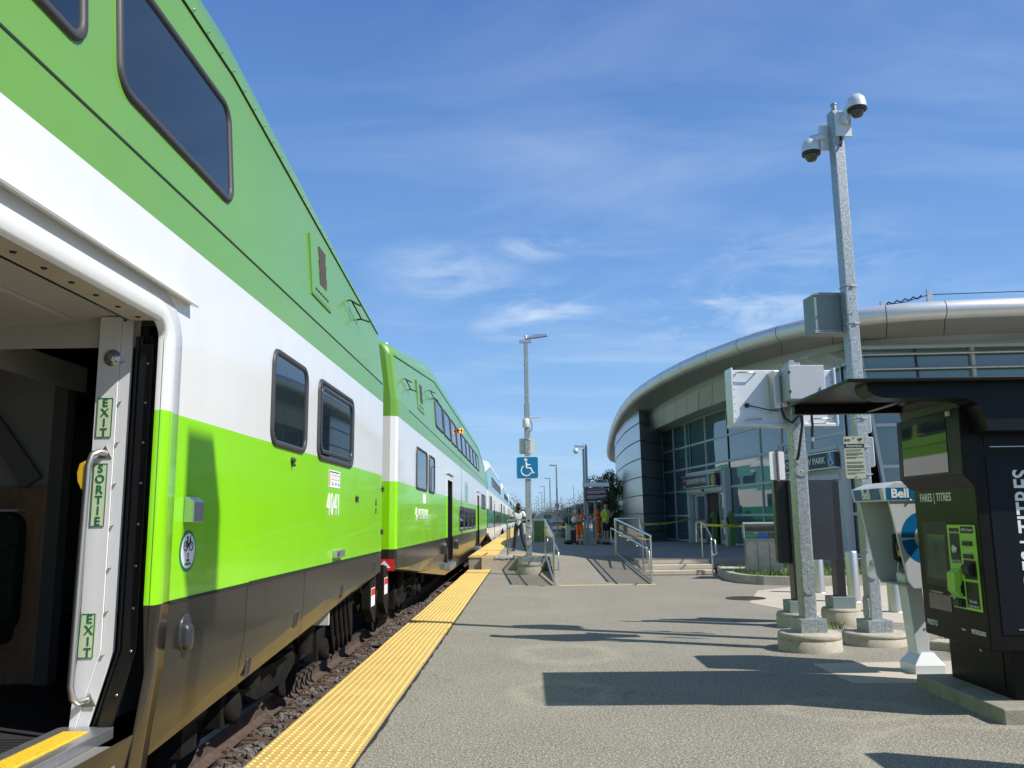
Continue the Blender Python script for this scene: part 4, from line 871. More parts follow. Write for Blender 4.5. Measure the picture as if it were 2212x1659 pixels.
    isa(sb, (p[0] - .008, p[1], zc), pr, .44, M['pict'])
    if full:
        p = P(.93); b = MB(); b.lathe([(.2, -.004), (.2, 0)], (0, 0, 0), 28, axis='y'); o = b.build('line_disc', M['goyellow'], sb); o.location = (p[0], p[1], zc); o.rotation_euler = pr
        lettering('1', .30, M['charcoal'], sb, (p[0] - .008, p[1], zc), rot, weight=.006)
entrance(36.3, 31.85, 36.6, 32.2, 2.68, 3.16, ((35.8, 34.5), (32.8, 31.95)), True)
entrance(27.0, 22.9, 26.9, 22.75, 2.80, 3.22, ((26.8, 25.9), (23.9, 23.0)), False)
# lightning rods and cable on the roof edge
for xx, yy, h in ((9.95, 22.6, 7.35), (11.2, 22.5, 7.65)):
    b = MB(SO); b.box(xx - .07, xx + .07, yy - .05, yy + .05, 6.4, h); b.build('cable_post', M['alu'], S)
b = MB(SO); b.tube([(9.4, 22.7, 6.95), (9.95, 22.6, 7.25), (10.5, 22.5, 7.30), (11.2, 22.5, 7.5), (14, 22.4, 7.53), (20, 22.4, 7.55)], .012, 5)
b.tube([(10.0 + .11 * k, 22.6 - .01 * k, 7.26 + .02 * k + (.05 if k % 2 else -.03)) for k in range(10)], .022, 5); b.build('roof_cable', M['matte'], S)
# ------------------------------------------------ street furniture near the camera
def drum(t, r, h, name='concrete_base'):
    b = MB(); b.lathe([(r, -.05), (r * 1.0, h * .62), (r * .985, h * .63), (r * .985, h * .66), (r, h * .67), (r * .99, h * .93), (r * .93, h), (0, h + .002)], n=40); return b.build(name, M['concrete'], t)
def sqpost(t, s, z0, z1, name='post', m='galv'):
    b = MB(); b.prism(rrect(s, s, s * .14, 3), z0, z1); return b.build(name, M[m], t)
def basebox(t, s, z0, h, m='galv'):
    b = MB(); b.box(-s / 2, s / 2, -s / 2, s / 2, z0, z0 + h); b.box(-s / 2 - .003, s / 2 + .003, -.002, .002, z0 + .01, z0 + h - .01, 0)
    for z in (z0 + h * .25, z0 + h * .75): b.lathe([(.008, 0), (.008, -.008)], (s * .18, -s / 2, z), 8, axis='y')
    o = b.build('base_cover', M[m], t, bevel=.004); return o
def hatch(t, z, side='S', s=.13, h=.28, off=.09):
    b = MB(); pts = rrect(s, h, s / 2, 7)
    b.prism([(p[0], p[1] + z) for p in pts], -off - .012, -off + .002, 'y') if side == 'S' else b.prism([(p[0], p[1] + z) for p in pts], -off - .014, -off + .001, 'x')
    for dz in (-.1, .1):
        if side == 'S': b.lathe([(.008, 0), (.008, -.006), (0, -.007)], (0, -off - .012, z + dz), 8, axis='y')
        else: b.lathe([(.008, 0), (.008, -.006), (0, -.007)], (-off - .014, 0, z + dz), 8, axis='x')
    return b.build('hand_hole_cover', M['galv'], t)
M['cabwhite'] = surfmat('white_cabinet', (0.66, 0.68, 0.70), 0.32, 0.2, coat=.2, var=.05, vscale=5)
M['cabgrey'] = surfmat('grey_cabinet', (0.42, 0.44, 0.47), 0.45, 0.2, var=.04, vscale=5)
M['greygreen'] = surfmat('grey_green_enclosure', (0.20, 0.245, 0.235), 0.5, 0.1, var=.05, vscale=4)
M['hose'] = surfmat('black_conduit', (0.012, 0.012, 0.012), 0.45)
# display sign on galvanised post
t = thing('display_sign_post', 'galvanised post on a round concrete base carrying the back of a white display cabinet', 'sign post', (3.24, 10.02, 0), .09)
drum(t, .355, .20); basebox(t, .31, .20, .155)
sqpost(t, .165, .2, 3.36); hatch(t, 2.15, 'S', .17, .33, .083); hatch(t, .80, 'S', .15, .36, .083)
b = MB()
b.prism([(-.68, 2.72), (.58, 2.80), (.58, 3.33), (-.68, 3.30)], .16, .19, 'y') 
b = MB(); b.box(-.72, .55, .10, .17, 2.64, 3.30); b.box(-.745, -.72, .05, .28, 2.62, 3.32); b.box(.55, .575, .05, .28, 2.62, 3.32); b.box(-.745, .575, .06, .30, 2.60, 2.64)
cab = b.build('display_cabinet', M['cabwhite'], t, bevel=.006)
b = MB()
for i in range(7):
    for x in (-.7, .53): b.lathe([(.007, 0), (.007, -.006)], (x, .10, 2.70 + i * .09), 6, axis='y')
b.build('rivets', M['gasket'], cab)
for x0, x1, z in ((-.66, -.42, 3.26), (-.58, -.38, 2.69), (.25, .47, 2.69)):
    b = MB(); b.tube([(x0, .10, z), (x0 + .02, .04, z), (x1 - .02, .04, z), (x1, .10, z)], .010, 6); b.build('handle', M['steel'], cab)
b = MB(); b.box(-.27, -.20, -.10, .10, 2.80, 3.26); b.box(-.255, -.10, -.06, .10, 2.82, 3.20); bb = b.build('power_box', M['steel'], t, bevel=.008)
b = MB(); b.box(-.17, .26, -.30, -.07, 2.88, 3.29); eb = b.build('equipment_box', M['cabgrey'], t, bevel=.006)
b = MB(); b.box(-.168, .258, -.315, -.301, 2.885, 3.285); b.build('box_door', M['cabgrey'], eb, bevel=.003)
for z in (2.97, 3.2):
    b = MB(); b.box(-.175, -.155, -.32, -.295, z - .015, z + .015); b.build('hinge', M['black'], eb)
b = MB(); b.prism(rrect(.035, .11, .015), -.335, -.315, 'y'); 
b.v = [(x + .215, y, z + 2.98) for x, y, z in b.v]; b.build('latch', M['steel'], eb)
b = MB(); b.box(.30, .40, .05, .10, 2.93, 3.03); b.build('vent', M['black'], cab)
b = MB(); b.box(-.03, .03, -.02, .04, 3.36, 3.40); b.build('post_cap', M['galv'], t)
for pts, r in (([(-.02, -.18, 2.88), (-.02, -.16, 2.70), (-.10, -.15, 2.62), (-.18, -.12, 2.68), (-.19, -.05, 2.85)], .016), ([(.0, -.17, 2.88), (.02, -.16, 2.6), (-.03, -.16, 2.35), (-.05, -.14, 2.22), (-.05, -.10, 2.18)], .018), ([(.16, -.1, 2.88), (.17, -.1, 2.6), (.16, -.09, 2.45)], .016), ([(-.55, .09, 2.86), (-.5, .07, 2.85), (-.3, .0, 2.79), (-.2, -.02, 2.78)], .007)):
    b = MB(); b.tube(pts, r, 8); b.build('conduit', M['hose'], t)
b = MB(); b.lathe([(.022, 0), (.022, .04)], (-.05, -.10, 2.14), 8); b.lathe([(.02, 0), (.02, .05)], (.16, -.09, 2.40), 8); b.lathe([(.022, 0), (.022, .03)], (-.02, -.18, 2.85), 8); b.build('conduit_fitting', M['steel'], t)
b = MB(); b.lathe([(.03, 0), (.03, -.02)], (-.55, .10, 2.86), 10, axis='y'); b.build('cable_gland', M['hose'], cab)
# flat white sign seen edge-on from behind, further away on the black board
# camera pole
t = thing('camera_pole', 'tall galvanised pole on concrete base with two dome cameras on top', 'camera pole', (4.16, 10.42, 0), .10)
drum(t, .375, .14); basebox(t, .30, .14, .14); sqpost(t, .155, .14, 6.82)
b = MB(); b.lathe([(.035, 6.80), (.035, 6.93)], n=12); b.lathe([(.042, 6.93), (.042, 6.95)], n=12); b.build('pole_cap', M['galv'], t)
def domecam(t, x, y, z, ax, az, mz):
    b = MB(); b.box(ax - .11, ax + .11, -.10 if y < 0 else .06, -.06 if y < 0 else .10, mz - .17, mz + .17)
    b.tube([(ax, -.10 if y < 0 else .10, mz), ((ax + x) / 2, y * .55, (mz + z + .12) / 2 + .03), (x, y, z + .15)], [.055, .05, .06], 12)
    b.lathe([(.02, .17), (.06, .16), (.105, .11), (.118, .05), (.12, -.02)], (x, y, z), 24); c = b.build('camera_housing', M['cabwhite'], t)
    b = MB(); b.lathe([(.122, -.02), (.122, -.055), (.10, -.065)], (x, y, z), 24); b.build('black_ring', M['black'], c)
    b = MB(); b.lathe([(.085, -.06), (.08, -.10), (.055, -.14), (0, -.155)], (x, y, z), 20); b.build('dome', surfmat('smoked_dome', (.05, .05, .05), .05, ior=1.6) if 'dome' not in M else M['dome'], c)
M['dome'] = surfmat('smoked_dome', (.06, .06, .06), .05, ior=1.6)
domecam(t, .20, -.22, 6.80, .06, 0, 6.62); domecam(t, -.30, .12, 6.33, -.08, 0, 6.50)
b = MB(); b.tube([(.02, -.09, 6.45), (.02, -.10, 6.36), (.0, -.10, 6.30)], .014, 6); b.build('conduit', M['hose'], t)
b = MB(); b.box(-.42, .12, .10, .42, 3.86, 4.36); eb = b.build('control_cabinet', M['greygreen'], t, bevel=.004)
b = MB(); b.box(-.43, .13, .085, .105, 4.345, 4.375); b.box(-.43, .13, .085, .105, 3.845, 3.875)
b.build('perforated_flange', M['cabgrey'], eb)
b = MB()
for k in range(24):
    for z in (4.36, 3.86): b.box(-.41 + k * .022, -.40 + k * .022, .083, .086, z - .008, z + .008)
b.build('slots', M['black'], eb)
for z in (4.42, 3.93, 2.72, 2.36, 2.02):
    b = MB()
    s = .082; b.tube([(-s, -s, z), (s, -s, z), (s, s, z), (-s, s, z)], .006, 6, closed=True); b.box(.0, .05, -.10, -.08, z - .012, z + .012); b.build('band_clamp', M['steel'], t)
b = MB(); b.box(-.075, -.07, -.085, -.079, 4.05, 4.28); b.box(-.07, .0, -.085, -.079, 4.05, 4.055)
for z in (4.07, 4.26): b.lathe([(.009, 0), (.009, -.006)], (-.01, -.08, z), 8, axis='y')
b.build('hand_hole_cover', M['galv'], t)
b = MB(); b.prism(rrect(.15, .33, .075, 8), -.10, -.08, 'y'); b.v = [(x - .015, y, z + .93) for x, y, z in b.v]; ip = b.build('outlet_plate', M['steel'], t)
b = MB(); b.lathe([(.045, 0), (.04, -.03), (.03, -.04), (0, -.045)], (-.0, -.10, .95), 16, axis='y'); b.build('outlet_cap', M['steel'], ip)
hatch(t, .42, 'W', .14, .3, .078)
# attention notice clamped on the pole
sg = thing('notice_sign', 'cream attention notice with small print clamped on the camera pole', 'sign', (3.985, 10.18, 2.22), -.10)
b = MB(); b.prism(rrect(.235, .51, .02), -.003, 0, 'y'); pl = b.build('plate', surfmat('cream_notice', (.52, .53, .38), .5), sg)
b = MB(); b.box(-.117, .117, -.0045, -.0032, .115, .165); b.build('header_band', M['charcoal'], sg)
lettering('Attention', .048, M['pict'], sg, (0, -.0055, .14), FACE_S, depth=.0005)
go_logo(sg, (-.075, -.0045, .21), .034, M['charcoal'], (0, 0, 0))
b = MB(); b.bar((.05, -.004, .215), (.10, -.004, .225), .003, .024); b.bar((.075, -.004, .21), (.08, -.004, .19), .003, .008); b.build('camera_pictogram', M['charcoal'], sg)
b = MB()
for z, wd in ((.09, .19), (.075, .17), (.05, .2), (.037, .2), (.024, .14), (0, .2), (-.013, .12), (-.06, .2), (-.073, .18), (-.10, .2), (-.113, .2), (-.126, .2), (-.15, .2), (-.163, .16), (-.19, .2), (-.203, .1)): b.box(-.1, -.1 + wd, -.0045, -.0032, z, z + .005)
b.build('small_print', M['decal_black'], sg)
for z in (.235, -.235):
    b = MB(); b.lathe([(.008, 0), (.008, -.004)], (0, -.003, z), 8, axis='y'); b.build('bolt', M['gasket'], sg)
# white antenna panels behind the pole
for k, (z0, z1, x0, lab) in enumerate(((2.55, 2.98, 4.29, 'upper white rounded panel on the far side of the camera pole'), (2.12, 2.50, 4.30, 'lower white rounded panel on the far side of the camera pole'))):
    sg = thing('antenna_panel', lab, 'antenna panel', (x0, 10.55, z0), -.35, 'white panels behind the camera pole')
    b = MB(); b.prism([(p[0], p[1] + (z1 - z0) / 2) for p in rrect(.15, z1 - z0, .025)], 0, .05, 'y'); b.build('cover', M['cabwhite'], sg, bevel=.008)
    b = MB(); b.box(-.05, 0, .05, .10, .1, .2); b.build('bracket', M['galv'], sg)

# black information board between two posts
t = thing('information_board', 'large black information board between two black posts on concrete drums', 'information board', (3.9, 12.1, 0))
for (x, y, zb, r) in ((3.75, 12.0, .20, .30), (4.45, 12.30, .22, .27)):
    b = MB(); b.lathe([(r, -.05), (r, zb * .78), (r * .98, zb * .8), (r, zb * .82), (r * .93, zb), (0, zb)], (x - 3.9, y - 12.1, 0), 32); b.build('concrete_base', M['concrete'], t)
    b = MB(); b.box(x - 3.9 - .16, x - 3.9 + .16, y - 12.1 - .16, y - 12.1 + .16, zb, zb + .16); b.build('base_cover', M['greygreen'], t, bevel=.004)
    b = MB(); b.box(x - 3.9 - .06, x - 3.9 + .06, y - 12.1 - .10, y - 12.1 + .10, zb, 2.02); b.build('post', M['black'], t)
b = MB(); b.prism([(-.39, .86), (-.14, .86), (-.14, 2.05), (-.39, 2.05)], -.14, .02, 'y'); b.build('side_case', M['black'], t, bevel=.03)
b = MB(); b.box(-.12, .50, .06, .14, .90, 2.03); b.build('panel', surfmat('dark_grey_panel', (.028, .030, .034), .35, coat=.3), t)
b = MB(); b.lathe([(.012, 0), (.012, -.01)], (-.18, -.14, 1.45), 8, axis='y'); b.build('lock', M['steel'], t)
sg = thing('back_of_sign', 'small blank white sign seen from behind on a slotted channel, above the black board', 'sign', (3.555, 11.9, 2.03))
b = MB(); b.prism([(p[0], p[1] + .20) for p in rrect(.21, .40, .02)], 0, .004, 'y'); b.build('plate', M['plainwhite'], sg)
b = MB(); b.box(-.012, .018, -.02, .0, -.03, .42); ch = b.build('channel', M['gasket'], sg)
b = MB()
for k in range(16): b.lathe([(.005, 0), (.005, -.001)], (.003, -.0205, -.01 + k * .027), 6, axis='y')
b.build('holes', M['pict'], ch)
# pay telephone
M['bellblue'] = surfmat('phone_sign_blue', (0.0, 0.13, 0.33), 0.35, coat=.4)
M['phonegrey'] = surfmat('phone_hood_grey', (0.62, 0.66, 0.70), 0.35, 0.15, coat=.3)
t = thing('pay_telephone', 'white and blue hooded pay telephone on a grey pedestal', 'pay telephone', (3.83, 8.58, 0))
b = MB(); b.loft([[(-.115, -.17, 0), (.18, -.17, 0), (.18, .17, 0), (-.115, .17, 0)], [(-.115, -.17, .085), (.18, -.17, .085), (.18, .17, .085), (-.115, .17, .085)], [(-.02, -.11, .20), (.10, -.11, .20), (.10, .11, .20), (-.02, .11, .20)]], smooth=False, caps=True); b.build('base', M['phonegrey'], t, bevel=.006)
b = MB(); b.loft([[(-.05, -.10, .18), (.075, -.10, .18), (.075, .10, .18), (-.05, .10, .18)], [(-.11, -.10, .95), (.045, -.10, .95), (.045, .10, .95), (-.11, .10, .95)]], smooth=False, caps=True); b.build('pedestal', M['phonegrey'], t, bevel=.004)
b = MB(); b.lathe([(.012, 0), (.012, -.004)], (.04, -.10, .42), 10, axis='y'); b.build('bolt', M['steel'], t)
side = [(-.345, 1.67), (-.22, .90), (-.17, .83), (.30, .83), (.34, .87), (.34, 1.67)]
for yy in (-.36, .36):
    b = MB(); b.prism([(x + .02, z) for x, z in side], yy - .012, yy + .012, 'y'); sd = b.build('side_panel', M['phonegrey'], t, bevel=.004)
    if yy < 0:
        b = MB(); n = 28; cx, cz = -.015, 1.31; ang = [R(93 + i * (174 / n)) for i in range(n + 1)]
        def ring2(a, rx, rz): return (cx + rx * math.cos(a), yy - .0135, cz + rz * math.sin(a))
        for i in range(n):
            if abs(i - n // 2) < 1: continue
            a0, a1 = ang[i], ang[i + 1]; b.add([ring2(a0, .215, .245), ring2(a1, .215, .245), ring2(a1, .09, .11), ring2(a0, .09, .11)], [(0, 1, 2, 3)])
        for i in range(n):
            a0, a1 = -ang[i] + 2 * math.pi, -ang[i + 1] + 2 * math.pi; a0, a1 = math.pi - ang[i], math.pi - ang[i + 1]; b.add([ring2(a0, .215, .245), ring2(a1, .215, .245), ring2(a1, .09, .11), ring2(a0, .09, .11)], [(0, 1, 2, 3)])
        b.build('handset_symbol', M['bellblue'], sd, recalc=False)
b = MB(); b.box(.34, .36, -.36, .36, .83, 1.67); b.box(-.17, .34, -.35, .35, .84, .86); b.build('back_panel', surfmat('phone_inside_grey', (.25, .25, .24), .5), t)
b = MB(); b.prism([(-.37, 1.66), (.36, 1.66), (.36, 1.81), (-.24, 1.85), (-.39, 1.79)], -.385, .385, 'y'); hd = b.build('hood', M['phonegrey'], t, bevel=.006)
b = MB(); b.box(-.345, .33, -.3875, -.3855, 1.675, 1.79); b.build('sign_panel', M['bellblue'], hd)
lettering('Bell', .118, M['decal_white'], hd, (-.215, -.3885, 1.732), FACE_S, depth=.001, weight=.004)
b = MB(); b.add([(-.376, .32, 1.675), (-.376, -.32, 1.675), (-.3935, -.32, 1.785), (-.3935, .32, 1.785)], [(0, 1, 2, 3)]); b.build('sign_panel', M['bellblue'], hd, recalc=False)
lettering('Bell', .14, M['decal_white'], hd, (-.3895, 0, 1.73), (R(97), 0, R(-90)), depth=.001, weight=.004)
for x in (-.12, .06):
    b = MB(); b.lathe([(.012, 0), (.010, -.008), (0, -.012)], (x, -.385, 1.668), 8, axis='y'); b.build('bolt', M['steel'], hd)
b = MB(); b.box(-.06, .14, -.13, .16, 1.0, 1.45); ph = b.build('telephone', surfmat('phone_charcoal', (.03, .03, .03), .35), t, bevel=.01)
b = MB(); b.box(-.075, -.06, -.12, .15, 1.30, 1.43); b.build('dial_panel', M['alu'], ph); b = MB(); b.box(-.09, -.06, -.10, .06, 1.12, 1.17); b.build('yellow_slot', M['goyellow'], ph)
b = MB(); b.tube([(-.10, -.02, 1.34), (-.15, -.02, 1.32), (-.16, -.02, 1.2), (-.15, -.02, 1.10), (-.10, -.02, 1.07)], [.03, .022, .018, .022, .03], 8); b.build('handset', M['hose'], ph)
b = MB(); b.tube([(-.12, -.02, 1.07), (-.14, -.03, .98), (-.10, -.08, .92), (-.02, -.1, 1.0)], .008, 6); b.build('cord', M['steel'], ph)
# ticket machine
M['tvmblack'] = surfmat('ticket_machine_black', (0.010, 0.0095, 0.0085), 0.30, spec=.2, ior=1.42, var=.2, vscale=3)
M['tvmside'] = surfmat('dark_navy_side', (.007, .009, .014), .4, spec=.2)
M['tvmlime'] = surfmat('ticket_machine_lime', (0.30, 0.62, 0.08), 0.4, coat=.3)
M['screen'] = surfmat('screen_glass', (0.02, 0.022, 0.022), 0.03, ior=1.9)
M['touch'] = surfmat('touch_screen', (0.10, 0.12, 0.11), 0.12, ior=1.6, var=.15, vscale=6)
TM = (3.5, 6.6, 0)
b = MB(); b.box(3.475, 4.95, 6.47, 7.86, -.02, .112); o = tag(b.build('concrete_plinth', surfmat('damp_concrete', (.27, .255, .2), .85, var=.2, vscale=5, bump=.4, bscale=50, spots=[(6, .6, (.14, .15, .09), .15)]), bevel=.012), 'low concrete plinth under the black ticket machine', 'plinth')
t = thing('ticket_machine', 'tall black fare ticket machine with screen, lime green panel and flat canopy', 'ticket machine', TM)
b = MB(TM); b.box(3.73, 4.75, 6.75, 7.72, .112, .56); b.box(3.724, 3.73, 6.87, 7.52, .15, .52); bs = b.build('base_cabinet', M['tvmblack'], t, bevel=.006)
b = MB(TM); b.lathe([(.016, 0), (.014, -.006), (0, -.007)], (3.724, 7.18, .42), 12, axis='x'); b.build('lock', M['steel'], bs)
b = MB(TM); b.box(3.5, 4.95, 6.6, 7.65, .50, 2.525); body = b.build('cabinet', M['tvmblack'], t, bevel=.008)
b = MB(TM); b.prism([(3.41, 1.84), (3.50, 1.74), (3.54, 1.74), (3.54, 2.37), (3.42, 2.37)], 6.585, 7.70, 'y'); mo = b.build('monitor', M['tvmblack'], t, bevel=.005)
b = MB(TM); b.add([(3.4065, 6.80, 1.87), (3.4065, 7.60, 1.87), (3.4155, 7.60, 2.31), (3.4155, 6.80, 2.31)], [(3, 2, 1, 0)]); b.build('screen', M['screen'], mo, recalc=False)
b = MB(TM); rngs = [(3.46, 2.37), (3.45, 2.44), (3.40, 2.50), (3.30, 2.53), (3.54, 2.53), (3.54, 2.37)]; b.prism(rngs, 6.60, 7.68, 'y'); b.build('hood', M['tvmblack'], t)
b = MB(TM); b.box(2.44, 4.95, 6.25, 7.75, 2.53, 2.56); b.box(2.46, 3.5, 7.60, 7.68, 2.45, 2.53)
b.box(3.1, 3.16, 6.4, 7.6, 2.46, 2.53); cp = b.build('canopy', M['tvmblack'], t, bevel=.006)
b = MB(TM); b.prism([(2.62, 2.53), (2.63, 2.48), (2.68, 2.44), (2.76, 2.42), (3.30, 2.42), (3.40, 2.40), (3.47, 2.36), (3.50, 2.28), (3.52, 2.16), (4.95, 2.16), (4.95, 2.53)], 6.36, 6.598, 'y'); b.build('canopy_rib', M['tvmside'], t)
lettering('051', .055, M['pict'], mo, (3.408 - 3.5, 6.735 - 6.6, 2.335), FACE_W, depth=.001, weight=.0015)
lettering('FARES | TITRES', .098, M['pict'], body, (3.4985 - 3.5, 7.26 - 6.6, 1.672), FACE_W, depth=.001, weight=.0015, sx=.86)
def dec(y0, y1, z0, z1, m, name, x=3.4985, par=body, th=.002):
    b = MB(TM); b.box(x - th, x, y0, y1, z0, z1); return b.build(name, M[m] if isinstance(m, str) else m, par)
# recessed touch screen and tray
fr = dec(7.10, 7.54, .93, 1.47, 'decal_black', 'screen_recess')
b = MB(TM); b.add([(3.495, 7.15, .99), (3.495, 7.50, .99), (3.4955, 7.46, 1.36), (3.4955, 7.15, 1.36)], [(3, 2, 1, 0)]); b.build('touch_screen', M['touch'], fr, recalc=False)
tr = dec(7.14, 7.52, .73, .86, M['screen'], 'delivery_tray')
lp = dec(6.655, 7.09, .78, 1.445, 'tvmlime', 'payment_panel', th=.006)
for (a, c, e, f) in ((6.90, 7.06, 1.14, 1.42), (6.68, 6.875, 1.38, 1.435), (6.89, 7.06, .79, .86), (6.89, 7.06, .88, 1.0), (6.68, 6.87, .80, 1.0), (6.68, 6.87, 1.02, 1.17)): dec(a, c, e, f, 'decal_black', 'panel_field', x=3.4922, par=lp, th=.001)
dec(6.90, 7.07, 1.02, 1.13, 'tvmlime', 'panel_patch', x=3.4922, par=lp, th=.0015)
b = MB(TM); b.prism([(3.49, 1.10), (3.43, 1.06), (3.425, .92), (3.47, .87), (3.49, .88)], 6.92, 7.04, 'y'); b.build('card_reader_hood', M['tvmlime'], lp, bevel=.006)
b = MB(TM); b.lathe([(.035, 0), (.035, -.012), (.022, -.016)], (3.492, 6.985, 1.25), 18, axis='x'); b.build('coin_slot', M['steel'], lp)
for z in (1.30, 1.20):
    b = MB(TM); b.box(3.475, 3.4915, 6.71, 6.84, z - .018, z + .018); s_ = b.build('slot', M['gasket'], lp, bevel=.003); dec(6.725, 6.825, z - .008, z + .008, 'decal_black', 'slot_mouth', x=3.475, par=s_, th=.001)
for k in range(3):
    b = MB(TM); yy = 6.735 + k * .04; b.prism([(yy - .012, 1.24), (yy + .012, 1.24), (yy, 1.255)], 3.489, 3.4915, 'x'); b.build('arrow', M['pict'], lp)
b = MB(TM); b.prism([(3.49, 1.16), (3.44, 1.12), (3.45, 1.06), (3.49, 1.04)], 6.72, 6.83, 'y'); b.build('card_tap_reader', M['decal_black'], lp, bevel=.004)
b = MB(TM); b.box(3.455, 3.49, 6.94, 7.03, .795, .85); b.box(3.47, 3.49, 6.92, 7.04, .90, .97); b.build('card_slot', M['gasket'], lp, bevel=.004)
for txt, y_, z_, sz in (('Coins | Pièces', 6.98, 1.385, .028), ('$ Bills | Argent', 6.775, 1.408, .028), ('Credit / Debit', 6.985, 1.155, .026), ('PRESTO', 6.775, 1.185, .026), ('Barcode', 6.775, .85, .032), ('Code-barres', 6.775, .815, .030), ('↓ Tray | Distributeur', 7.38, .875, .026), ('Audio', 7.12, .865, .026)):
    lettering(txt, sz, M['pict'], body if 'Tray' in txt or txt == 'Audio' else lp, (3.4905 - 3.5 if txt not in ('Audio',) and 'Tray' not in txt else -.003, y_ - 6.6, z_), FACE_W, depth=.0005)
lettering('PRESTO', .062, M['pict'], body, (-.0025, 7.50 - 6.6, .605), FACE_W, depth=.001, weight=.001, sx=.85)
lettering('METROLINX', .048, M['pict'], body, (-.0025, 6.755 - 6.6, .615), FACE_W, depth=.001, weight=.001, sx=.8)
b = MB(TM)
for k in range(2): b.tube([(3.4975, 6.985 - .018 * k - .03 * (j - 2) * .4, .612 + .006 * math.cos(j * 1.6)) for j in range(5)], .003, 5)
b.build('wave_mark', M['pict'], body)
# end face towards the camera
b = MB(TM); b.box(3.60, 4.9, 6.594, 6.599, .62, 1.98); b.box(3.60, 4.9, 6.594, 6.599, 2.06, 2.14); pn = b.build('side_panel', surfmat('dark_navy_panel', (.007, .009, .014), .4, spec=.2), body)
b = MB(TM); b.box(3.64, 4.9, 6.590, 6.5935, 2.050, 2.056); b.box(3.72, 4.9, 6.590, 6.5935, .655, .662); b.build('chrome_line', M['alu'], body)
lettering('FARES | TITRES', .20, M['decal_white'], pn, (3.875 - 3.5, 6.5925 - 6.6, 1.34), (R(90), R(-90), 0), depth=.001, weight=.003, sx=.82)
lettering('PRESTO', .11, M['decal_white'], pn, (3.90 - 3.5, 6.5925 - 6.6, .705), (R(90), 0, 0), depth=.001, weight=.003, align='LEFT')
# bollards
for k, (x, y) in enumerate(((5.76, 17.0), (5.78, 13.8), (6.6, 20.2))):
    t = thing('bollard', ['steel bollard behind the black board, left of three', 'steel bollard beside the pay telephone hood, nearest', 'steel bollard right of the far black post'][k], 'bollard', (x if k != 2 else 5.75, [17.0, 13.6, 15.2][k], 0), group='stainless steel bollards')
    b = MB(); b.lathe([(.105, 0), (.105, .86), (.095, .885), (0, .89)], n=24); b.build('tube', M['steel'], t); b = MB(); b.lathe([(.14, 0), (.14, .012), (.106, .014)], n=24); b.build('flange', M['steel'], t)
# manhole
t = thing('manhole_cover', 'round rusty storm drain grate in the asphalt', 'manhole cover', (4.04, 16.0, 0))
b = MB(); b.lathe([(.37, .002), (.37, .010), (.34, .012), (.34, .006)], n=36); b.build('ring', M['rust'], t)
b = MB(); b.lathe([(.0, .006), (.34, .006)], n=36)
for k in range(9):
    x = -.29 + k * .0725; hh = math.sqrt(max(0, .33 ** 2 - x * x)); b.box(x - .02, x + .02, -hh, hh, .006, .013)
b.build('grate', M['rust'], t)
M['binsteel'] = surfmat('bin_steel', (.30, .30, .29), .38, .8, var=.15, vscale=5)
# litter and recycling bin
t = thing('recycling_bin', 'steel three-stream recycling bin with sloping lid on the planting bed', 'bin', (5.75, 20.9, 0.0), R(-12))
b = MB(); b.prism([(-.55, .12), (.45, .12), (.45, .95), (-.55, 1.25)], -.35, .35, 'x'); 
b = MB(); b.box(-.42, .42, -.40, .42, .14, .98); b.build('body', M['binsteel'], t, bevel=.01)
b = MB(); b.prism([(-.46, .98), (.44, .98), (.44, 1.10), (-.46, 1.34)], -.44, -.415, 'x'); b.build('cheek', M['alu'], t); b = MB(); b.prism([(-.46, .98), (.44, .98), (.44, 1.10), (-.46, 1.34)], .415, .44, 'x'); b.build('cheek', M['alu'], t)
b = MB(); b.prism([(-.47, 1.33), (.46, 1.09), (.46, 1.12), (-.47, 1.36)], -.45, .45, 'x'); b.build('lid', M['plainwhite'], t)
for k, c in enumerate(((.0, .2, .06), (.0, .08, .35), (.05, .05, .05))):
    b = MB(); b.box(-.40 + k * .27, -.15 + k * .27, -.425, -.415, 1.0, 1.10); b.build('flap', surfmat('bin_flap', c, .5), t)
    b = MB(); b.box(-.40 + k * .27, -.15 + k * .27, -.43, -.405, .2, .88); b.build('door', M['binsteel'], t, bevel=.006)
b = MB(); b.box(.42, .43, -.36, .36, .2, .95); sp = b.build('end_panel', M['alu'], t)
for k, (x, y) in enumerate(((-.38, -.38), (.38, -.38), (.38, .38), (-.38, .38))):
    b = MB(); b.lathe([(.03, .0), (.02, .15)], (x, y, 0), 10); b.build('foot', M['black'], t)
# green card readers by the door
for k, (x, y) in enumerate(((7.35, 33.4), (7.45, 31.0))):
    t = thing('card_reader', ['green fare card reader in the open station doorway', 'green fare card reader right of the station doorway'][k], 'card reader', (x, y, .384), group='green fare card readers')
    b = MB(); b.prism([(-.12, 0), (.10, 0), (.14, .9), (.10, 1.25), (-.02, 1.30), (-.12, 1.15), (-.08, .7)], -.10, .10, 'y'); b.build('case', surfmat('reader_green', (.10, .22, .04), .4) if k == 0 else bpy.data.materials['reader_green'], t, bevel=.02)
    b = MB(); b.prism([(-.14, .75), (-.10, .72), (-.12, 1.1), (-.17, 1.05)], -.09, .09, 'y'); b.build('tap_screen', M['black'], t, bevel=.01)
    b = MB(); b.box(-.18, .18, -.16, .16, 0, .03); b.build('foot', M['greygreen'], t)
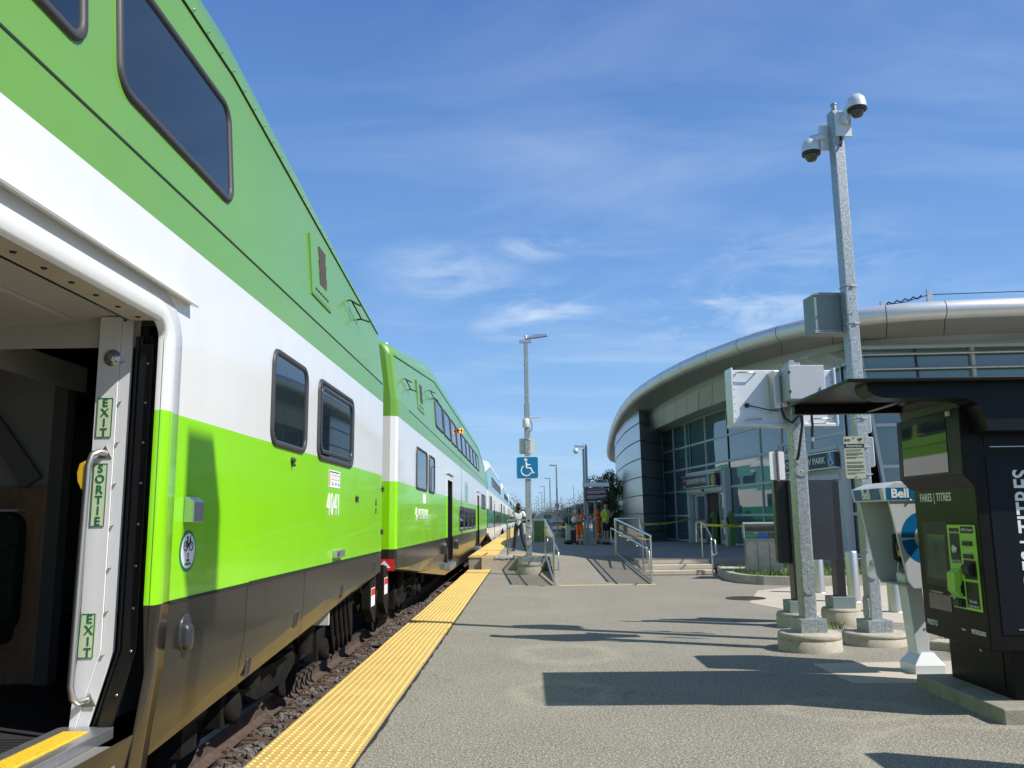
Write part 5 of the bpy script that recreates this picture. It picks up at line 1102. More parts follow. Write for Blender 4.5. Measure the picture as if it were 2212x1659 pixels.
# unseen posts added just outside the frame to cast shadows into it
t = thing('shadow_pole', 'unseen galvanised pole with a box high up, added to cast a shadow on the train side', 'pole', (3.25, 2.55, 0))  # invented pole; its box makes the wide part of the shadow on the coach
drum(t, .33, .2); sqpost(t, .13, .2, 7.38)
b = MB(); b.box(-.20, .20, -.20, .17, 6.75, 7.40); b.build('shadow_box', M['greygreen'], t, bevel=.01)
t = thing('shadow_post', 'unseen black post off the right edge, added to cast a shadow on the paving', 'card reader', (3.85, 4.95, 0))  # stands in for an unknown object, added only for its shadow on the ground
b = MB(); b.prism([(-.10, 0), (.10, 0), (.12, 1.2), (.05, 1.75), (-.15, 1.70), (-.20, 1.2)], -.18, .18, 'y'); b.build('case', M['tvmblack'], t, bevel=.02)
b = MB(); b.box(-.20, -.19, -.12, .12, 1.25, 1.5); b.build('screen', M['touch'], t)
# ------------------------------------------------ mid distance: pole, railings, screens, shelter
def pole_tree(y_): pass
t = thing('accessible_sign_pole', 'galvanised pole with lamp head and blue wheelchair sign on a concrete drum', 'sign pole', (0.01, 23.25, 0))
drum(t, .33, .33); b = MB(); b.box(-.26, .26, -.2, .2, .33, .47); b.build('base_cover', M['galv'], t, bevel=.005)
sqpost(t, .165, .33, 4.7); b = MB(); b.prism(rrect(.13, .13, .02, 3), 4.7, 6.45); b.build('upper_post', M['galv'], t)
b = MB(); b.lathe([(.04, 6.45), (.04, 6.68), (.025, 6.70)], n=10); b.box(-.19, .16, -.06, .02, 6.47, 6.56); b.prism([(.02, 6.58), (.62, 6.66), (.62, 6.72), (.25, 6.72), (.02, 6.62)], -.07, .07, 'y'); b.build('lamp_head', M['alu'], t, bevel=.008)
b = MB(); b.prism([(.08, 4.30), (.38, 4.33), (.38, 4.37), (.08, 4.36)], .0, .10, 'y'); b.lathe([(.09, 4.03), (.10, 4.05), (.10, 4.24), (.07, 4.28), (0, 4.285)], (-.03, -.14, 0), 16); b.build('speaker', M['cabwhite'], t)
b = MB(); b.tube([(.09, -.05, 4.25), (.14, -.05, 4.1), (.12, -.05, 3.95), (.05, -.08, 3.9)], .012, 6); b.build('cable', M['hose'], t)
b = MB(); b.prism(rrect(.46, .44, .03), .085, .09, 'y'); b.v = [(x, y, z + 3.52) for x, y, z in b.v]; b.build('blank_panel', surfmat('pale_panel', (.62, .66, .60), .5), t)
for z in (3.70, 3.34, 1.30):
    b = MB(); s_ = .09; b.tube([(-s_, -s_, z), (s_, -s_, z), (s_, s_, z), (-s_, s_, z)], .008, 6, closed=True); b.build('band_clamp', M['steel'], t)
b = MB(); b.prism(rrect(.62, .62, .05), -.11, -.10, 'y'); b.v = [(x - .01, y, z + 2.91) for x, y, z in b.v]; sb = b.build('sign_plate', M['plainwhite'], t)
b = MB(); b.prism(rrect(.59, .59, .045), -.114, -.1105, 'y'); b.v = [(x - .01, y, z + 2.91) for x, y, z in b.v]; b.build('blue_field', surfmat('bright_sign_blue', (0.0, 0.17, 0.38), .4), sb)
isa(sb, (-.02, -.118, 2.91), (0, 0, 0), .60, M['pict'])
b = MB(); b.prism(rrect(.16, .40, .08, 8), -.10, -.08, 'y'); b.v = [(x, y, z + .98) for x, y, z in b.v]; ip = b.build('outlet_plate', M['steel'], t)
b = MB(); b.lathe([(.05, 0), (.045, -.05), (0, -.055)], (0, -.10, 1.0), 12, axis='y'); b.build('outlet_cap', M['steel'], ip)
for z, r in ((1.45, .035), (1.12, .03)):
    b = MB(); b.lathe([(r, -.084), (r, -.083)], (0, 0, z), 12, axis='y'); b.lathe([(r * .6, -.086), (r * .6, -.084)], (.01, 0, z), 12, axis='y'); b.build('sticker', M['decal_black'], t)
# mini platform front wall and tread plate
b = MB(); b.box(-1.42, -.34, 25.30, 25.40, -.05, .365); tag(b.build('concrete_upstand', M['paleconcrete'], bevel=.01), 'weathered concrete wall under the yellow edge of the raised platform', 'low wall')
t = thing('tread_plate', 'steel chequer plate bridging beside the lamp pole', 'metal plate', (0, 25.3, .2))
b = MB(); b.add([(-.33, -.45, .06), (.42, -.45, .06), (.42, .12, .19), (-.33, .12, .19)], [(0, 1, 2, 3)]); b.build('plate', surfmat('chequer_plate', (.25, .27, .27), .45, .7, var=.5, vscale=40, bump=1, bscale=60), t, recalc=False)
b = MB(); b.box(-.33, .42, -.45, .12, -.2, .05); b.build('support', M['concrete'], t)
b = MB(); b.prism([(-1.0, 25.28), (-.35, 25.28), (-.36, 25.2), (-.9, 25.1)], .30, .315); 
t = thing('plastic_sheet', 'crumpled grey plastic sheet lying on the concrete wall', 'plastic sheet', (-.7, 25.35, .37))
rn = random.Random(3); b = MB(); nx, ny = 14, 5; vs = [(-.32 + i * .048, -.09 + j * .035 if j else -.07, .01 + rn.uniform(0, .035) - (.06 if j == 0 else 0)) for j in range(ny) for i in range(nx)]
b.add(vs, [(j * nx + i, j * nx + i + 1, (j + 1) * nx + i + 1, (j + 1) * nx + i) for j in range(ny - 1) for i in range(nx - 1)]); b.build('sheet', surfmat('grey_plastic', (.35, .37, .38), .3, coat=.3), t, recalc=False)
# glass balustrades
M['rail'] = surfmat('stainless_rail', (0.66, 0.66, 0.62), 0.28, 1.0)
M['clear'] = surfmat('balustrade_glass', (0.10, 0.13, 0.12), 0.03, alpha=0.42, ior=1.5)
def balustrade(name, label, path, hgt=1.09, low=.80, glass=True, side=1, ends=True, inner=.09, posts=None):
    t = thing(name, label, 'railing', path[0], group='stainless and glass railings'); o = Vector(path[0]); P = [Vector(p) for p in path]
    b = MB(o); b.tube([p + Vector((0, 0, hgt)) for p in P], .026, 10); b.build('top_rail', M['rail'], t)
    for i, p in enumerate(P if posts is None else [Vector(q) for q in posts]):
        b = MB(o); b.lathe([(.024, 0), (.024, hgt)], p, 10); b.lathe([(.06, 0), (.06, .012)], p, 12); b.build('post', M['rail'], t)
    for a, c in zip(P, P[1:]):
        d = (c - a); n = Vector((-d.y, d.x, 0)).normalized() * inner * side
        if glass:
            dd = d.normalized(); a2, c2 = a + dd * .05, c - dd * .05
            b = MB(o); b.add([a2 + Vector((0, 0, .08)), c2 + Vector((0, 0, .08)), c2 + Vector((0, 0, hgt - .05)), a2 + Vector((0, 0, hgt - .05))], [(0, 1, 2, 3)]); b.build('glass_panel', M['clear'], t, recalc=False)
            b = MB(o); b.bar(a + Vector((0, 0, .06)), c + Vector((0, 0, .06)), .03, .05); b.build('bottom_rail', M['rail'], t)
        if low and d.length > 3:
            dd = d.normalized(); lo = Vector((0, 0, low)); e = dd * .28
            b = MB(o); b.tube([a + n + lo - e + Vector((0, 0, -.42)), a + n + lo - e * 1.05 - Vector((0, 0, .05)), a + n + lo - e * .8, a + n + lo, c + n + lo, c + n + lo + e * .8, c + n + lo + e * 1.05 - Vector((0, 0, .05)), c + n + lo + e - Vector((0, 0, .38)), c + lo + Vector((0, 0, -.40))], .02, 8)
            b.tube([a + n + lo - e + Vector((0, 0, -.42)), a + lo + Vector((0, 0, -.42))], .02, 8)
            k = int(d.length / 1.3)
            for j in range(1, k): q = a + d * (j / k); b.tube([q + Vector((0, 0, low - .08)), q + n + Vector((0, 0, low - .08)), q + n + Vector((0, 0, low - .01))], .009, 6)
            b.build('hand_rail', M['rail'], t)
    return t
balustrade('glass_railing', 'left glass railing of the ramp, rising from its foot', [(.575, 19.38, .0), (.50, 25.5, .375)], side=-1)
balustrade('glass_railing', 'right glass railing of the ramp, between ramp and steps', [(2.80, 19.42, .0), (2.62, 25.5, .375)], side=1)
balustrade('platform_railing', 'short steel railing across the near end of the raised platform', [(.50, 25.52, .38), (-.64, 25.6, .38)], low=0, glass=False)
t = balustrade('platform_railing', 'curved steel railing beside the yellow strip where the conductor stands', [(-.64, 25.72, .38), (-.62, 27.6, .38)], hgt=.84, low=0, glass=False)
balustrade('platform_railing', 'steel railing across the top between ramp and steps', [(2.66, 25.6, .38), (3.38, 25.6, .38)], low=0, glass=False)
balustrade('stair_railing', 'sloping steel railing on the left of the steps', [(2.98, 22.1, .0), (3.36, 25.45, .38)], low=.8, glass=False, side=-1)
t = thing('stair_railing', 'bent steel handrail on the right of the concrete steps', 'railing', (4.78, 22.15, 0), group='stainless and glass railings'); b = MB((4.78, 22.15, 0))
b.tube([(4.78, 22.15, 0), (4.78, 22.15, .92), (4.78, 22.22, .97), (4.82, 22.3, .98), (4.83, 23.1, 1.30), (4.8, 23.5, 1.36), (4.70, 23.6, 1.34), (4.68, 23.6, .80)], .023, 10); b.tube([(4.80, 23.45, .38), (4.80, 23.45, 1.35)], .023, 10); b.tube([(4.78, 22.16, .92), (4.86, 22.1, .9), (4.88, 22.05, .55), (4.82, 22.15, .52)], .020, 8); b.build('hand_rail', M['rail'], t)
# cycle stand gate next to the workers
t = thing('metal_barrier', 'small steel barrier with rounded top that the worker leans on', 'barrier', (2.40, 34.4, .38)); b = MB()
b.tube([(-.12, 0, .02), (-.12, 0, .92), (-.08, 0, 1.0), (.30, 0, 1.0), (.36, 0, .92), (.36, 0, .10), (.30, 0, .05), (-.12, 0, .05)], .024, 8); b.build('frame', M['galv'], t)
b = MB()
for x in (.0, .12, .24): b.tube([(x, 0, .06), (x, 0, .98)], .012, 6)
b.tube([(-.12, 0, .55), (.36, 0, .55)], .015, 6); b.build('bars', M['galv'], t)
# departure screen
t = thing('departure_screen', 'black departure screen hung between posts under a grey beam', 'display screen', (2.93, 36.0, .38)); o = Vector((2.93, 36.0, .38))
b = MB(o); b.box(2.36, 3.50, 35.9, 36.2, 2.80, 2.98); b.build('beam', M['alu'], t, bevel=.01)
b = MB(o); b.box(2.86, 2.98, 36.12, 36.26, .38, 2.8); b.box(2.72, 3.12, 35.95, 36.4, .38, .62); b.build('post', M['galv'], t)
b = MB(o); b.box(2.465, 3.41, 35.95, 36.08, 2.20, 2.76); scn = b.build('screen', M['black'], t, bevel=.008)
b = MB(o); 
for k, (z, w_) in enumerate(((2.70, .86), (2.62, .78), (2.59, .80), (2.55, .80), (2.52, .55), (2.42, .84), (2.39, .80), (2.35, .74), (2.30, .4))): b.box(2.53, 2.53 + w_, 35.942, 35.949, z, z + .007)
b.build('text_lines', surfmat('screen_text', (.3, .3, .5), .5, emit=((.6, .6, .75), .25)), scn)
b = MB(o); b.tube([(2.62, 36, 2.76), (2.62, 36, 2.82)], .02, 6); b.tube([(3.1, 36, 2.76), (3.1, 36, 2.82)], .02, 6); b.build('hanger', M['galv'], t)
def lamp_post(name, label, x, y, h, z0=.38, arm=-.38, r=.045, cam_=False, drum_=False, grp='platform lamp posts'):
    t = thing(name, label, 'lamp post', (x, y, z0), group=grp)
    b = MB(); b.prism(rrect(r * 2, r * 2, r * .4, 2), 0, h * .96); b.lathe([(r * .5, h * .95), (r * .5, h)], n=8); b.build('pole', M['galv'], t)
    b = MB(); b.prism([(0, h * .985), (arm, h * .995), (arm, h * .985 - .04), (0, h * .97)], -.10, .10, 'y'); b.build('lamp_head', M['alu'], t)
    if drum_: b = MB(); b.lathe([(.42, 0), (.42, .26), (.38, .30), (0, .30)], n=20); b.build('concrete_base', M['concrete'], t)
    if cam_:
        b = MB(); b.tube([(0, -.1, h * .955), (-.28, -.12, h * .96)], .03, 6); b.lathe([(.03, .10), (.10, .06), (.12, -.06), (.08, -.12), (0, -.16)], (-.34, -.12, h * .94), 12); b.build('dome_camera', M['cabwhite'], t)
    return t
lamp_post('lamp_post', 'lamp post with a dome camera rising behind the departure screen', 2.47, 36.6, 4.30, cam_=True)
t = thing('steel_post', 'plain dark steel post right beside the camera lamp post', 'post', (2.60, 36.8, .38)); b = MB(); b.box(-.055, .055, -.05, .05, 0, 4.25); b.build('post', M['galv'], t); b = MB(); b.lathe([(.04, 4.25), (.04, 4.33)], n=8); b.build('cap', M['galv'], t)
lamp_post('lamp_post', 'nearest lamp post of the far row, with two round prohibition signs', 1.72, 49.6, 4.27, drum_=True, arm=-.42)
ordn = ['second', 'third', 'fourth', 'fifth', 'sixth', 'farthest']
for k, (x, y) in enumerate(((1.78, 67), (1.68, 85), (1.75, 106), (1.65, 130), (1.6, 158), (1.55, 190))): lamp_post('lamp_post', 'distant lamp post behind the shelter, %s of the row' % ordn[k], x, y, 4.3, arm=-.42, r=.045)
for k, z in enumerate((2.21, 1.83)):
    t = thing('prohibition_sign', ['upper round no-walking sign on the lamp post', 'lower round no-crossing sign on the lamp post'][k], 'sign', (1.72, 49.48, z), group='round prohibition signs')
    b = MB(); b.lathe([(.14, 0), (.14, .02)], n=28, axis='y'); b.build('plate', M['plainwhite'], t)
    b = MB(); b.tube([(.115 * math.cos(a), -.008, .115 * math.sin(a)) for a in [R(i * 15) for i in range(24)]], .013, 5, closed=True); b.tube([(-.08, -.008, .08), (.08, -.008, -.08)], .010, 5); b.build('ring', M['red'], t)
    b = MB(); b.lathe([(.02, -.004), (.02, 0)], (.01, 0, .055), 8, axis='y'); b.bar((0, -.003, .035), (.01, -.003, -.01), .004, .03); b.bar((.01, -.003, -.01), (-.04, -.003, -.07), .004, .018); b.bar((.01, -.003, -.01), (.045, -.003, -.07), .004, .018); b.build('figure', M['decal_black'], t)
# platform number sign
t = thing('platform_number_sign', 'small dark green sign with the number 6 on a thin post', 'sign', (2.17, 45.0, .38)); b = MB(); b.tube([(0, 0, 0), (0, 0, 1.4)], .025, 6); b.build('post', M['galv'], t)
b = MB(); b.box(-.11, .11, -.03, 0, 1.40, 1.64); b.build('plate', surfmat('dark_green_sign', (.0, .05, .035), .5), t); lettering('6', .24, surfmat('pale_yellow', (.75, .72, .3), .5), t, (0, -.034, 1.52), FACE_S, weight=.008)
# passenger shelter with arched roof
t = thing('passenger_shelter', 'glass passenger shelter with pale arched front and dark round lettering', 'shelter', (1.20, 52, .38)); o = Vector((1.20, 52, .38))
arc = [(-.93 + 1.86 * i / 16, .95 + .52 * math.sin(math.pi * i / 16) ** .8) for i in range(17)]
b = MB(); b.prism([(-.93, .90)] + arc + [(.93, .90)], 0, .12, 'y'); b.build('arched_fascia', surfmat('pale_fascia', (.58, .62, .52), .45), t)
b = MB(); b.loft([[(x, yy, z + .02) for x, z in arc] for yy in (-.06, 5.0)], closed=False); b.build('roof', M['alu'], t, recalc=False)
b = MB(); b.box(-1.0, 1.0, -.10, .14, .84, .93); b.build('front_beam', M['plainwhite'], t)
lg = go_logo(t, (0, -.01, 1.18), .23, surfmat('logo_dark_green', (.0, .10, .06), .5), (0, 0, 0))
for x in (-.92, -.35, .25, .92):
    b = MB(); b.box(x - .05, x + .05, 0, .1, 0, .85); b.build('column', M['alu'], t)
b = MB(); b.box(-.9, .9, .04, .06, .05, .84); b.build('glass_wall', M['clear'], t)
b = MB(); b.box(.0, .9, -.06, -.02, .62, .78); b.build('grey_banner', surfmat('lilac_banner', (.35, .34, .42), .5), t)
for k in range(3): b = MB(); b.box(-.7, -.15, -.03, -.01, .50 + k * .11, .55 + k * .11); b.build('white_slat', M['plainwhite'], t)
M['greenglass'] = surfmat('green_glass', (.09, .19, .03), .15, coat=.4, var=.12, vscale=1.5)
for k, (x0, x1, y) in enumerate(((.28, .92, 39.0), (3.05, 3.45, 39.5))):
    t = thing('green_screen', ['green glass wind screen seen through the ramp railing', 'green glass wind screen behind the workers'][k], 'wind screen', (x0, y, .38), group='green wind screens')
    b = MB(); b.box(0, x1 - x0, 0, .03, .03, 1.0); b.build('glass', M['greenglass'], t)
    b = MB(); b.tube([(-.02, 0, 0), (-.02, 0, 1.05), (x1 - x0 + .02, 0, 1.05), (x1 - x0 + .02, 0, 0)], .03, 6); b.tube([((x1 - x0) * .55, -.03, 0), ((x1 - x0) * .55, -.03, 1.05)], .02, 6); b.build('frame', M['galv'], t)
# suitcase, grit bin
t = thing('suitcase', 'black upright suitcase beside the worker in orange', 'suitcase', (1.93, 36.0, .384)); b = MB(); b.prism(rrect(.26, .56, .05), -.16, .16, 'y'); b.v = [(x, y, z + .32) for x, y, z in b.v]; b.build('shell', M['black'], t)
b = MB(); b.tube([(-.08, 0, .6), (-.08, 0, .72), (.08, 0, .72), (.08, 0, .6)], .012, 6); b.build('handle', M['gasket'], t)
for x in (-.1, .1): b = MB(); b.lathe([(.03, -.02), (.03, .02)], (x, 0, .03), 10, axis='x'); b.build('wheel', M['hose'], t)
t = thing('duffel_bag', 'black bag lying beside the suitcase', 'bag', (1.70, 36.0, .384)); b = MB(); b.lathe([(.0, -.2), (.07, -.18), (.10, 0), (.07, .18), (0, .2)], (0, 0, .09), 12, axis='x'); b.build('bag', M['black'], t)
t = thing('grit_bin', 'grey grit box with sloping lid behind the suitcase', 'grit bin', (2.0, 39.5, .38)); b = MB(); b.prism([(-.25, 0), (.25, 0), (.25, .62), (-.25, .85)], -.25, .25, 'y'); b.build('box', M['alu'], t, bevel=.02); b = MB(); b.prism([(-.27, .86), (.27, .62), (.27, .66), (-.27, .90)], -.27, .27, 'y'); b.build('lid', M['greygreen'], t)
# yellow caution tapes
M['tape'] = surfmat('caution_tape_yellow', (.72, .62, .04), .4)
def tape(label, a, c, sag=.04, h=.065, txt=None, n=14):
    a, c = Vector(a), Vector(c); t = thing('caution_tape', label, 'caution tape', a, group='yellow caution tapes'); b = MB(a); rr = []
    for i in range(n + 1):
        f = i / n; p = a.lerp(c, f); p.z -= sag * 4 * f * (1 - f); w_ = .012 * math.sin(f * 9); rr.append([p + Vector((w_, 0, -h / 2)), p + Vector((-w_, 0, h / 2))])
    b.loft(rr, closed=False, smooth=True); b.build('ribbon', M['tape'], t, recalc=False)
    if txt:
        d = (c - a); ang = math.atan2(d.y, d.x)
        for f in txt: q = a.lerp(c, f); q.z -= sag * 4 * f * (1 - f); nn = Vector((math.sin(ang), -math.cos(ang), 0)) * .02; lettering('CAUTION - DO NOT ENTER', h * .85, M['decal_black'], t, q + nn - a, (R(90), 0, ang), depth=.0005, weight=.001)
tape('yellow caution tape strung between the lamp post and the camera post', (1.78, 49.5, 1.0), (2.5, 36.9, 1.12), h=.09)
tape('yellow caution tape between the ramp railing and the station glass', (3.38, 25.6, 1.30), (7.0, 36.4, 1.42), txt=(.3, .7), sag=.08)
tape('yellow caution tape reading caution do not enter beside the bin', (4.80, 23.5, 1.28), (8.45, 26.3, 1.20), txt=(.28, .7), sag=.03)
tape('yellow caution tape passing behind the pay telephone', (8.75, 23.1, 1.25), (12.5, 20.6, 1.25))
# steel masts far behind
for k, (x, y, h) in enumerate(((4.4, 78, 4.4), (2.9, 70, 3.2))): t = thing('thin_mast', ['taller thin mast behind the platform number sign', 'shorter thin mast left of the platform number sign'][k], 'mast', (x, y, 0), group='thin masts'); b = MB(); b.tube([(0, 0, 0), (-.15, 0, h)], [.05, .03], 6); b.build('shaft', M['galv'], t)
# warehouse beyond
t = thing('warehouse', 'grey gabled warehouse beyond the platform', 'warehouse', (11, 140, -.6)); b = MB()
b.prism([(-6.0, 0), (5, 0), (5, 4.4), (-1.0, 4.4), (-6.0, 2.9)], 0, 30, 'y'); b.build('wall', surfmat('blue_grey_cladding', (.12, .135, .16), .6, var=.1, vscale=.6, stretch=(6, 1, .1)), t)
b = MB(); b.prism([(-6.3, 2.85), (-1.0, 4.42), (5.2, 4.42), (5.2, 4.6), (-1.0, 4.62), (-6.3, 3.0)], -.3, 30.3, 'y'); b.build('roof', surfmat('dark_roof', (.08, .085, .095), .6), t)
for k in range(4): b = MB(); b.box(-2 + k * 1.6, -1.2 + k * 1.6, -.02, .02, 2.2, 3.2); b.build('window', M['stglass'], t)
# trees
M['bark'] = surfmat('bark', (.10, .075, .055), .9, var=.3, vscale=8)
def leafmat(n, c, v): return surfmat(n, c, .55, var=.45, vscale=v, spec=.3)
LM = [leafmat('dark_leaves', (.032, .062, .018), 2.2), leafmat('bright_leaves', (.085, .13, .03), 1.5), leafmat('pale_blossom_leaves', (.42, .42, .33), 3)]
def tree(name, label, loc, h, wd, n, leaf, lm, seed, trunk=.35, cat='tree', grp=None, zsq=1.0, parts=('crown', 'trunk')):
    rn = random.Random(seed); t = thing(name, label, cat, loc, group=grp); b = MB(); zt = h * trunk
    b.tube([(0, 0, -.1), (rn.uniform(-.05, .05) * wd, 0, zt), (0, rn.uniform(-.05, .05) * wd, h * .8)], [h * .03, h * .02, h * .005], 7)
    clumps = []
    for k in range(16):
        a = rn.uniform(0, 6.28); rr_ = wd * .5 * math.sqrt(rn.random()); z = rn.uniform(zt, h * .92); f = math.sin(math.pi * min(1, max(.12, (z - zt * .6) / (h - zt * .6)))) ** .6
        c = Vector((rr_ * f * math.cos(a), rr_ * f * math.sin(a), z)); clumps.append((c, wd * rn.uniform(.13, .24)))
        b.tube([(0, 0, zt * .8 + (z - zt * .8) * .4), c * .6 + Vector((0, 0, z * .36)), c], [h * .012, h * .008, h * .003], 5)
    b.build('trunk', M['bark'], t); b = MB()
    for k in range(n):
        c, r_ = clumps[rn.randrange(16)]; v = Vector((rn.gauss(0, 1), rn.gauss(0, 1), rn.gauss(0, .8))); v = v.normalized() * r_ * rn.uniform(.5, 1.15) + c
        s_ = leaf * rn.uniform(.6, 1.4); u = Vector((rn.uniform(-1, 1), rn.uniform(-1, 1), rn.uniform(-1, 1))).normalized(); w_ = u.orthogonal().normalized()
        b.add([v - u * s_, v + w_ * s_ * .5, v + u * s_, v - w_ * s_ * .5], [(0, 1, 2, 3)])
    b.build('crown', lm, t, recalc=False); return t
tree('broadleaf_tree', 'leafy tree between the workers and the curved silver wall', (4.72, 46.5, .2), 4.0, 1.9, 9000, .05, leafmat('mixed_leaves', (.05, .085, .02), 2.2), 6, trunk=.12)
tree('broadleaf_tree', 'brighter tree behind the departure screen', (5.2, 56, 0), 4.4, 3.0, 8000, .06, LM[1], 8, trunk=.2)
tree('blossom_shrub', 'pale silvery shrub behind the worker in orange', (3.45, 60, 0), 2.6, 1.8, 2600, .06, LM[2], 9, trunk=.2, cat='shrub')
tree('shrub', 'dense green shrub right of the shelter', (2.45, 50, 0.1), 1.35, 1.3, 2600, .05, LM[1], 12, trunk=.05, cat='shrub')
for k, (x, y, h, w_) in enumerate(((-7, 190, 6.5, 12), (2.5, 230, 5.0, 14), (-1.0, 170, 3.6, 5), (16, 210, 7, 16), (9, 250, 6, 18), (4.5, 110, 2.6, 4.5), (24, 200, 8, 16))): tree('distant_tree', 'small distant tree on the horizon, %s of the line' % ['leftmost', 'second', 'third', 'fourth', 'fifth', 'sixth', 'rightmost'][k], (x, y, -.5), h, w_, 3200, .15, LM[0], 20 + k, trunk=.12, grp='trees along the horizon')
# grass tufts on the planting bed and by the bases
b = MB(); rn = random.Random(4)
def tuft(x, y, z, n, h, sp):
    for k in range(n):
        a = rn.uniform(0, 6.28); px, py = x + rn.gauss(0, sp), y + rn.gauss(0, sp); hh = h * rn.uniform(.5, 1.2); d = Vector((math.cos(a), math.sin(a), 0)); s_ = Vector((-d.y, d.x, 0)) * .006; p = Vector((px, py, z))
        b.add([p - s_, p + s_, p + s_ * .6 + d * hh * .25 + Vector((0, 0, hh * .6)), p + d * hh * .6 + Vector((0, 0, hh))], [(0, 1, 2, 3)])
for k in range(420):
    x = rn.uniform(5.0, 16); y = rn.uniform(18.95, 22.6 - max(0, x - 7) * .22); tuft(x, y, .12, 9, .16, .10)
for k in range(90): tuft(rn.uniform(5.0, 6.4), rn.uniform(19.3, 20.4), .12, 8, .14, .06)
for (x, y) in ((4.15, 11.85), (4.2, 11.7), (4.75, 9.6), (4.85, 9.8), (4.9, 10.2), (4.7, 9.4), (4.9, 9.3)): tuft(x, y, 0, 30, .10, .05)
for k in range(10): tuft(.45, 24.4 + k * .06, 0, 14, .14, .04)
tuft(-1.13, 11.9, 0, 10, .05, .02)
for k in range(60): tuft(rn.uniform(1.95, 3.0), rn.uniform(46, 52), .38, 10, .25, .15)
tag(b.build('grass_tufts', surfmat('weed_green', (.10, .17, .03), .7, var=.4, vscale=6), recalc=False), 'weeds and grass on the planting bed and round the concrete bases', None, kind='stuff')
# kerb stones by the pedestal
b = MB(); b.prism([(4.55, 9.9), (4.75, 10.1), (5.6, 9.4), (6.5, 8.9), (6.4, 8.7), (5.4, 9.2)], -.02, .10); tag(b.build('kerb_edge', M['concrete'], bevel=.02), None, None, kind='structure')
# ------------------------------------------------ people
def skinned(name, nodes, edges, radii, mat_, parent=None, sub=2, root=0, extra=None):
    me = bpy.data.meshes.new('t'); me.from_pydata(nodes, edges, []); o = bpy.data.objects.new('t', me); COL.objects.link(o)
    sk = o.modifiers.new('s', 'SKIN'); ss = o.modifiers.new('u', 'SUBSURF'); ss.levels = sub; ss.render_levels = sub; sk.use_smooth_shade = True
    if not me.skin_vertices: bpy.context.view_layer.update()
    lay = me.skin_vertices[0].data
    for i, r in enumerate(radii): lay[i].radius = r if isinstance(r, tuple) else (r, r); lay[i].use_root = (i == root)
    dg = bpy.context.evaluated_depsgraph_get(); dg.update(); m2 = bpy.data.meshes.new_from_object(o.evaluated_get(dg)); bpy.data.objects.remove(o)
    m2.materials.clear(); m2.materials.append(mat_)
    if extra:
        bm = bmesh.new(); bm.from_mesh(m2); ex = bpy.data.meshes.new('e'); ex.from_pydata(extra.v, [], extra.f); bm.from_mesh(ex); bm.to_mesh(m2); bm.free()
    for p in m2.polygons: p.use_smooth = True
    m2.name = name; r_ = bpy.data.objects.new(name, m2); COL.objects.link(r_); r_.parent = parent; return r_
